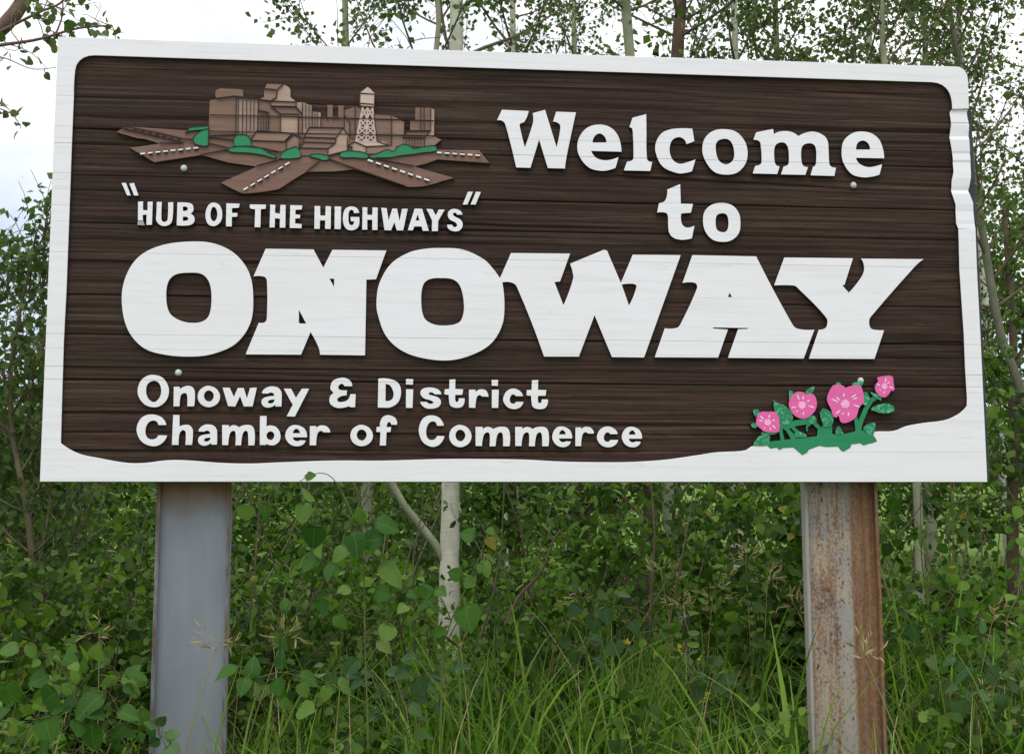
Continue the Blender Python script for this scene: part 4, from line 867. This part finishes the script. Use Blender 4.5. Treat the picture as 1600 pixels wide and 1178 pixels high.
ug2 = link('undergrowth', leaves_mesh('undergrowth', P, r.uniform(0.026, 0.06, len(P)), r, LEAF_OVAL, 0.2, 0.8, d), None, [M['light_leaf']])
tag(ug2, 'lighter green low ground cover between the posts', 'undergrowth', kind='stuff')
# far trees along the crest of the field
P, d = clump_field(1300, (-70, 90), (66, 78), lambda x, y: (7.0 + 2.5 * math.sin(0.13 * x)) * r.random() ** 0.7, (1.0, 2.2), 60, r)
tag(link('distant_treeline', leaves_mesh('distant_treeline', P, r.uniform(0.35, 0.7, len(P)), r, LEAF_FAR, 0.2, 0.8, d), None, [M['far_leaf']]), 'far line of green trees beyond the field', 'treeline', kind='stuff')
def back_top(x, y):
    pxx = CX + (x - CAM[0]) / (y - CAM[1]) * F_PX
    if 70 < pxx < 190: return 0.25
    if 60 < pxx < 330: return 0.9
    return 4.6 + 0.8 * math.sin(0.9 * x) if x > 0.2 else 1.9 + 0.5 * math.sin(1.3 * x)  # bushes made taller on the right to block sky light from behind
P, d = clump_field(1000, (-9, 16), (7, 13), back_top, (0.3, 0.6), 90, r)
tag(link('thicket', leaves_mesh('thicket', P, r.uniform(0.06, 0.11, len(P)), r, LEAF_FAR, 0.2, 0.8, d), None, [M['dark_leaf']]), 'dense bushes farther back between the tree trunks', 'undergrowth', kind='stuff')

def make_shrub(label, px, Y, h, rad, n, size, seed, leaf_m='dark_leaf', template=LEAF_MID, name='shrub', group='leafy shrubs around the posts'):
    r = np.random.default_rng(seed); b0 = ground_pt(px, Y); root = empty(name, b0); tag(root, label, 'shrub', group)
    tb = Tubes(); P = []
    for i in range(14):
        az = r.uniform(0, math.tau); bp = branch_path((r.normal() * 0.05, r.normal() * 0.05, -0.02), (math.cos(az) * rad / h * 1.1, math.sin(az) * rad / h * 1.1, 1), h * r.uniform(0.6, 1.05), r, 0.16, 0.02, 9); tb.add(bp, 0.006, 0.002, 5)
        for j in range(8):
            q = bp[r.integers(3, 9)]; tp = branch_path(q, r.normal(size=3) + [0, 0, 0.4], r.uniform(0.1, 0.28), r, 0.25, 0.05, 5); tb.add(tp, 0.002, 0.001, 4)
            kk = n // 112; P.append(tp[r.integers(1, 5, kk)] + r.normal(size=(kk, 3)) * 0.03)
    P = np.concatenate(P)
    link('stems', tb.mesh('stems'), root, [M['brown_twig']]); link('foliage', leaves_mesh('foliage', P, size * r.uniform(0.55, 1.45, len(P)), r, template if seed % 2 else LEAF_OVAL, 0.3, 0.9), root, [M[leaf_m]])
for i, a in enumerate((('bright leafy shrub low down in front of the lower left corner', 60, 0.55, 0.72, 0.4, 900, 0.055, 'light_leaf'), ('dark small leaved shrub left of the grey post', 150, 1.3, 1.15, 0.45, 1400, 0.042, 'dark_leaf'),
                       ('dense green shrub just right of the grey post', 430, 1.2, 1.2, 0.45, 1700, 0.042, 'dark_leaf'), ('mid green shrub at the foot of the white trunk', 550, 1.7, 1.05, 0.4, 1500, 0.04, 'light_leaf'),
                       ('dark shrub below the middle of the board', 850, 1.8, 1.0, 0.45, 1500, 0.042, 'dark_leaf'), ('tall dark shrub left of the rusted post', 1180, 1.3, 1.35, 0.5, 2000, 0.044, 'dark_leaf'),
                       ('leafy shrub right of the rusted post', 1480, 1.5, 1.2, 0.45, 1600, 0.044, 'dark_leaf'), ('bright green shrub at the right edge below the board', 1580, 0.9, 0.95, 0.36, 1300, 0.045, 'light_leaf'),
                       ('shrub with bluish leaves in the lower right corner', 1560, 0.45, 0.7, 0.33, 800, 0.055, 'blue_leaf'), ('green shrub against the far left edge', 10, 1.2, 1.35, 0.45, 1500, 0.045, 'dark_leaf'))):
    make_shrub(a[0], a[1], a[2], a[3], a[4], a[5], a[6], 200 + i, a[7])

# ------------------------------------------------------------------ grass
def grass_mesh(name, n, xr, yr, hr, wr, r, dens=None):
    x = r.uniform(*xr, n); y = r.uniform(*yr, n)
    if dens is not None:
        k_ = r.random(n) < dens(x, y); x, y = x[k_], y[k_]; n = len(x)
    z = np.array([G(a, b_) for a, b_ in zip(x, y)]) - 0.02
    h = r.uniform(*hr, n); w = r.uniform(*wr, n); az = r.uniform(0, math.tau, n); lean = r.uniform(0.12, 1.0, n) ** 1.2
    ds = np.stack([np.cos(az), np.sin(az)], 1); fa = az + math.pi / 2 + r.normal(size=n) * 0.6; dw = np.stack([np.cos(fa), np.sin(fa)], 1)
    T = np.array([0, 0.3, 0.58, 0.8, 0.93]); prof = [0.7, 1.0, 0.9, 0.6, 0.3]; V = np.zeros((n, 11, 3))
    for i, (t_, pw) in enumerate(zip(T, prof)):
        off = (lean * t_**2.2)[:, None] * ds * h[:, None]; zz = z + h * (t_ - 0.35 * lean * t_**2.6)
        for s_, sg in ((0, -1), (1, 1)):
            V[:, 2 * i + s_, :2] = np.stack([x, y], 1) + off + sg * dw * (w * pw / 2)[:, None]; V[:, 2 * i + s_, 2] = zz
    V[:, 10, :2] = np.stack([x, y], 1) + lean[:, None] * ds * h[:, None]; V[:, 10, 2] = z + h * (1 - 0.4 * lean)
    tf = []
    for i in range(4): tf += [[2 * i, 2 * i + 1, 2 * i + 3], [2 * i, 2 * i + 3, 2 * i + 2]]
    tf.append([8, 9, 10]); tf = np.array(tf)
    return np_mesh(name, V.reshape(-1, 3), (tf[None] + (np.arange(n) * 11)[:, None, None]).reshape(-1, 3))
r = np.random.default_rng(90)
clumpy = lambda x, y: np.clip(vnoise(x * 2.6 + 40, y * 2.6 + 40) * 2.2 - 0.55, 0.05, 1)
clump2 = lambda x, y: np.clip(vnoise(x * 3.1 + 40, y * 3.1 + 40) * 3.2 - 1.35, 0.02, 1) * np.where(x < -1.05, 0.12, 1.0) * np.where((x > 0.75) & (y > 0.6), 0.5, 1.0)
gr = link('grass', grass_mesh('grass', 30000, (-3.2, 3.6), (-0.5, 2.6), (0.24, 0.68), (0.003, 0.011), r, clump2), None, [M['grass']])
tag(gr, 'long bright green grass along the bottom', 'grass', kind='stuff')
ds = link('dry_stems', grass_mesh('dry_stems', 480, (-2.6, 3.0), (-0.3, 1.6), (0.4, 0.95), (0.0022, 0.005), r), gr, [M['dry']]); ds['kind'] = 'stuff'
gr2 = link('grass', grass_mesh('grass', 15000, (-7, 8), (2.4, 8), (0.3, 0.6), (0.005, 0.011), r), None, [M['grass']])
tag(gr2, 'shorter grass growing back among the tree trunks', 'grass', kind='stuff')
clump3 = lambda x, y: np.exp(-((x - 0.05) / 0.28) ** 2) + np.exp(-((x - 1.55) / 0.22) ** 2) + 0.6 * np.exp(-((x - 0.75) / 0.2) ** 2) + 0.35 * np.exp(-((x + 0.75) / 0.2) ** 2)
lg = link('grass', grass_mesh('grass', 900, (-1.2, 2.4), (-0.2, 0.9), (0.6, 0.95), (0.008, 0.015), r, clump3), None, [M['grass']])
tag(lg, 'tall arching grass blades by the rusted post and below the board', 'grass', kind='stuff')

P, d = clump_field(190, (-2.4, 3.0), (-0.3, 1.3), lambda x, y: 0.6 + 0.15 * math.sin(5 * x), (0.07, 0.15), 34, r)
for _px in (303, 1314):
    P = P[~((np.abs(P[:, 0] - at(_px, 900, 0.1)[0]) < 0.19) & (P[:, 1] > -0.12) & (P[:, 1] < 0.25))]
fb = link('ground_cover', leaves_mesh('ground_cover', P, r.uniform(0.022, 0.05, len(P)), r, LEAF_MID, 0.1, 0.9, None), None, [M['dark_leaf']])
tag(fb, 'low broad leaved weeds mixed into the grass', 'weeds', kind='stuff')
# seed-headed grass stalks: single plants
def stalk(px, py, Y, seed, head=True, lean=0.0, lab=None):
    r = np.random.default_rng(seed); top = at(px, py, Y); b0 = np.array([top[0] - lean, Y, G(top[0], Y)]); root = empty('grass_stalk', b0)
    tag(root, lab, 'grass stalk', 'dry grass stalks'); tb = Tubes(); rel = top - b0
    p = catmull([np.zeros(3), rel * [0.25, 1, 0.5], rel * [0.8, 1, 0.9], rel], 12); tb.add(p, 0.0022, 0.0011, 4)
    link('stem', tb.mesh('stem'), root, [M['dry']])
    if head:
        Q, D = [], []
        for i in range(r.integers(9, 16)):
            q = p[-1] - (p[-1] - p[-3]) * r.uniform(0, 1.1); dd = np.array([r.normal() * 0.8, r.normal() * 0.5, r.uniform(-0.2, 1)])
            for j in range(3): Q.append(q + dd / np.linalg.norm(dd) * r.uniform(0.01, 0.07)); D.append(dd)
        link('seed_head', leaves_mesh('seed_head', np.array(Q), r.uniform(0.026, 0.046, len(Q)), r, LEAF_LONG, -0.2, 0.2, unit_rows(np.array(D)) * 3), root, [M['dry']])['kind'] = 'stuff'
sl = [(155, 985, 0.5, 'dry seed head left of the grey post'), (345, 1000, -0.08, 'dry seed head in front of the right edge of the grey post'), (450, 985, 0.3, 'straight seed head standing below a pale sapling leaf'), (1030, 885, 0.9, 'leftmost of the seed heads left of the rusted post'),
      (1060, 940, 0.7, 'low seed head below the slanting grey trunk'), (1115, 925, 0.8, 'bushy seed head in the middle of the group by the rusted post'), (1165, 870, 0.9, 'highest seed head left of the rusted post'), (1200, 900, 0.8, 'loose seed head between the highest one and the rusted post'), (1238, 940, 0.4, 'seed head touching the left side of the rusted post'),
      (1555, 960, 0.5, 'pale drooping seed head at the right edge'), (1525, 1080, 0.2, 'seed head in front of the lower right shrub'), (1345, 1020, -0.1, 'small seed head in front of the rusted post'), (905, 935, 0.9, 'seed head above the dull green sapling')]
for i, (px, py, Y, lab) in enumerate(sl): stalk(px, py, Y, 300 + i, True, r.normal() * 0.12, lab)

# ------------------------------------------------------------------ poplar saplings in front, leaf by leaf
LM = []
def big_leaf(seed):
    r = np.random.default_rng(seed); fold = r.uniform(0.02, 0.5); curl = r.uniform(0.0, 0.45); wsc = r.uniform(0.72, 1.08); asym = r.uniform(-0.12, 0.12)
    prof = [(0.0, 0.0), (0.26, 0.03), (0.43, 0.18), (0.47, 0.36), (0.40, 0.56), (0.28, 0.74), (0.13, 0.89), (0.0, 1.0)]
    V, Fc = [], []; us = [p[1] for p in prof]
    for i, (w, y) in enumerate(prof):
        for s_ in (-1, -0.5, 0, 0.5, 1):
            x = s_ * w * wsc * (1 + asym * s_) + 0.05 * asym * math.sin(3 * y); V.append((x, y - (0.06 * (1 - s_**2) if i == 1 else 0), fold * abs(x) - curl * y * y + 0.03 * math.sin(8 * y + 4 * s_ + seed) * abs(s_)))
    for i in range(len(prof) - 1):
        for j in range(4): Fc.append([i * 5 + j, i * 5 + j + 1, (i + 1) * 5 + j + 1, (i + 1) * 5 + j])
    me = pymesh('leaf', V, Fc, True); bm = bmesh.new(); bm.from_mesh(me); bmesh.ops.remove_doubles(bm, verts=bm.verts, dist=1e-5); bm.to_mesh(me); bm.free()
    return me
LEAVES = {k: [big_leaf(400 + i) for i in range(9)] for k in ('sapling_leaf', 'dull_leaf')}
for k, ms in LEAVES.items():
    for me in ms: me.materials.append(M[k])
def put_leaf(root, p, tip, nrm, size, key, r):
    tip = Vector(tip).normalized(); n = Vector(nrm); n = (n - tip * n.dot(tip)).normalized(); b_ = tip.cross(n)
    o = bpy.data.objects.new('leaf', LEAVES[key][r.integers(0, 9)]); COL.objects.link(o); o.parent = root
    o.matrix_local = Matrix.Translation(Vector(p)) @ Matrix(((b_.x, tip.x, n.x), (b_.y, tip.y, n.y), (b_.z, tip.z, n.z))).to_4x4() @ Matrix.Diagonal((size, size, size, 1))
def sapling(label, stems, spec, Y, seed, key='sapling_leaf', extra=0, size=0.062, grp='poplar saplings in front of the board'):
    """stems: lists of photo points; spec: leaves as (x, y base, tip dx, tip dy, length px)"""
    r = np.random.default_rng(seed); f0 = at(*stems[0][0], Y); b0 = np.array([f0[0], Y, G(f0[0], Y)]); root = empty('poplar_sapling', b0); tag(root, label, 'sapling', grp)
    tb = Tubes(); allp = []
    for i, s in enumerate(stems):
        pts = [at(x, y, Y + 0.03 * i) for x, y in s]
        if i == 0: pts = [b0 - [0, 0, 0.03]] + pts
        p = catmull(pts, 26) - b0; tb.add(p, 0.0034 if i == 0 else 0.0024, 0.0011, 6); allp.append(p)
    sc_ = (Y - CAM[1]) / F_PX
    for (x, y, dx, dy, ln) in spec:
        p = at(x, y, Y - 0.02 + r.normal() * 0.03) - b0; tip = np.array([dx, r.normal() * 0.25, -dy]); tip = tip / np.linalg.norm(tip)
        j = min(((np.linalg.norm(q - p), q) for pp in allp for q in pp), key=lambda a: a[0])[1]
        tb.add(np.array([j, (j + p) / 2 + [0, 0, 0.01], p]), 0.0012, 0.0009, 4)
        put_leaf(root, p, tip, (r.normal() * 0.45, -1, 0.6 + r.normal() * 0.5), ln * sc_, key, r)
    for _ in range(extra):
        pp = allp[r.integers(0, len(allp))]; q = pp[r.integers(5, len(pp))]; dd = np.array([r.normal(), r.normal() * 0.6, r.normal() * 0.5]); dd /= np.linalg.norm(dd); p = q + dd * 0.05
        tb.add(np.array([q, (q + p) / 2 + [0, 0, 0.008], p]), 0.0012, 0.0009, 4)
        put_leaf(root, p, (dd[0], dd[1] * 0.6, dd[2] * 0.5 - 0.35), (r.normal() * 0.7, -0.6 + r.normal() * 0.4, 0.8 + r.normal() * 0.4), size * r.uniform(0.5, 1.15), key, r)
    link('stem', tb.mesh('stem'), root, [M['green_stem']])
sapling('tall poplar sapling arching its tip over the bottom edge of the board', [[(575, 1175), (570, 1000), (568, 880), (556, 820), (535, 770), (515, 743), (492, 740), (468, 752)], [(570, 900), (520, 860), (470, 830), (430, 790)], [(568, 990), (620, 960), (660, 930)]],
        [(596, 880, 1, 1.1, 50), (552, 830, 0.2, 0.9, 44), (598, 842, -1, 0.1, 44), (585, 815, 1, 0.3, 42), (476, 785, -0.1, 1, 34), (412, 785, 0.2, 1, 30), (384, 788, 0, 1, 28), (470, 770, 0.7, 0.3, 30), (492, 820, -0.1, 1, 40), (445, 955, 0, -1, 24), (655, 915, 0.4, 1, 28), (500, 870, -0.6, 0.5, 36), (525, 880, -0.3, 0.5, 34), (478, 745, 0.6, -0.1, 20), (500, 935, 0.3, 1, 28), (610, 975, -0.4, 1, 30), (525, 960, 0.6, 0.9, 28)], -0.16, 500, extra=10)
sapling('slender poplar sapling right of the white trunk', [[(690, 1060), (700, 985), (725, 925), (745, 880), (764, 832)], [(705, 970), (690, 935), (670, 925)]],
        [(764, 835, 0.4, -1, 14), (742, 838, -1, -0.2, 26), (764, 838, 0.3, 1, 26), (755, 875, 0.5, 1, 28), (722, 900, -1, -0.3, 24), (725, 905, 0.6, 0.3, 22), (672, 935, -0.5, -0.9, 30), (725, 945, 0.3, 1, 44), (690, 985, -0.2, 1, 30), (676, 990, 1, -0.2, 22)], 0.0, 501, extra=7)
sapling('small poplar sapling against the right flank of the grey post', [[(470, 1178), (430, 1100), (400, 1060), (395, 1030)], [(400, 1060), (440, 1050), (480, 1060), (540, 1075)]],
        [(392, 1062, 0, -1, 36), (385, 1058, -0.3, 1, 30), (440, 1045, 0, -1, 28), (440, 1020, 0.1, -1, 24), (430, 1060, 0.3, 1, 28), (470, 1065, 0.3, 1, 26), (510, 1070, -0.2, 1, 28)], -0.2, 502, extra=8)
sapling('bushy poplar sapling with large leaves in the lower left corner', [[(130, 1178), (120, 1100), (95, 1040), (60, 1020)], [(120, 1120), (160, 1080), (190, 1050)], [(130, 1160), (60, 1120), (10, 1080)], [(135, 1170), (200, 1130), (225, 1100)]],
        [(160, 1085, -0.6, 0.4, 52), (142, 1125, 0.1, 1, 50), (10, 1065, 0.1, 1, 44), (150, 1030, 0.1, -0.6, 28), (30, 1010, -0.7, 0.2, 30), (45, 1005, 0.3, 0.7, 26), (200, 1060, 0.5, -0.6, 28), (185, 1110, 0.8, 0.3, 36), (90, 1080, -0.7, 0.5, 40), (70, 1120, 0.3, 1, 40), (220, 1105, 0.3, 1, 34)], -0.22, 503, extra=40, size=0.052)
sapling('dark leaved sapling crossing the bottom of the grey post', [[(268, 1178), (250, 1150), (246, 1130)]], [(246, 1132, 0.5, -0.5, 18), (244, 1135, -0.6, -0.3, 20), (258, 1150, 0.8, -0.1, 24), (250, 1155, -0.7, 0.4, 20), (262, 1165, 0.8, 0.6, 26)], -0.25, 504, key='dull_leaf', extra=4, size=0.04)
sapling('dull leaved sapling in the grass below the middle of the board', [[(1110, 1178), (1090, 1110), (1060, 1040), (1010, 960), (950, 945), (900, 930)], [(1020, 985), (940, 1000), (890, 1015)], [(1065, 1050), (1110, 1060), (1130, 1080)]],
        [(898, 922, 0, -1, 18), (905, 945, -0.6, 0.6, 26), (945, 950, 0.2, 1, 26), (985, 970, 0.5, 0.8, 26), (895, 1015, 0.2, 1, 26), (1090, 1070, -0.2, 1, 30), (1120, 1060, 0.6, 0.7, 30), (1012, 1095, 0.2, 1, 20), (965, 1000, 0.1, 1, 26), (930, 965, -0.2, 1, 26), (1035, 980, 0.4, 0.8, 22)], 0.35, 505, key='dull_leaf', extra=26, size=0.055)
sapling('dull leaved sapling in the shade under the tall arching one', [[(640, 1178), (615, 1110), (600, 1080), (570, 1030), (560, 1000)], [(610, 1100), (650, 1060), (680, 1040)], [(600, 1080), (540, 1060), (500, 1060)]],
        [(590, 1000, 0.6, 0.5, 30), (640, 1100, 0.6, 0.5, 26), (710, 1045, 0.8, -0.1, 26), (560, 1030, -0.6, 0.7, 28), (650, 1060, 0.4, 0.8, 30), (520, 1050, -0.4, 1, 28), (680, 1100, 0.5, 0.6, 22)], 0.1, 506, key='dull_leaf', extra=34, size=0.052)
sapling('dull leaved sapling in the lower right corner', [[(1530, 1178), (1525, 1110), (1510, 1060), (1520, 1010)], [(1525, 1110), (1560, 1060), (1590, 1040)]], [(1515, 1050, -0.6, 0.5, 36), (1540, 1045, 0.6, 0.6, 34), (1500, 1090, 0, 1, 34), (1560, 1080, 0.3, 1, 34), (1585, 1150, 0, 1, 28), (1535, 990, 0.1, -0.8, 24)], 0.05, 507, key='dull_leaf', extra=18, size=0.055)
sapling('bright sapling beside the top of the rusted post', [[(1470, 1100), (1450, 950), (1440, 850), (1465, 830), (1500, 815)]], [(1440, 830, 0.1, 1, 26), (1488, 815, -0.1, 0.4, 18), (1512, 812, 0.6, 0.4, 20), (1455, 842, -0.4, 0.8, 22), (1400, 780, -0.3, 0.9, 24)], 0.5, 508, extra=6)
# small yellow flowers in the grass
for i, (px, py) in enumerate(((978, 1004), (1025, 1024), (1063, 1017), (1092, 1030), (1090, 1093), (1102, 1088))):
    p = at(px, py, 0.5); root = empty('wildflower', (p[0], p[1], G(p[0], p[1]))); rel = p - np.array(root.location)
    tag(root, ('leftmost', 'second from left', 'middle', 'rightmost of the upper', 'lower left', 'lower right')[i] + ' small yellow wildflower in the grass left of the rusted post', 'flower', 'yellow wildflowers in the grass')
    tb = Tubes(); tb.add(catmull([(0, 0, 0), rel * [0.4, 1, 0.6], rel], 8), 0.0015, 0.001, 4); link('stem', tb.mesh('stem'), root, [M['green_stem']])
    rr_ = np.random.default_rng(600 + i); q = np.repeat(rel[None], 7, 0) + rr_.normal(size=(7, 3)) * 0.006
    link('petals', leaves_mesh('petals', q, rr_.uniform(0.014, 0.022, 7), rr_, LEAF_FAR, -0.3), root, [M['yellow']])
# leaning dead stick
tb = Tubes(); Y = 1.1; st0 = at(800, 960, Y); root = empty('dead_stick', st0); tag(root, 'bare tan forked stick leaning in the undergrowth right of the white trunk', 'stick')
tb.add(catmull([at(790, 975, Y), at(812, 930, Y), at(845, 895, Y), at(864, 846, Y), at(876, 828, Y)], 14) - st0, 0.008, 0.004, 6); tb.add(catmull([at(864, 846, Y), at(860, 835, Y), at(848, 822, Y)], 6) - st0, 0.004, 0.002, 5)
link('wood', tb.mesh('wood'), root, [M['dry_bark'] if 'dry_bark' in M else M['red_twig']])
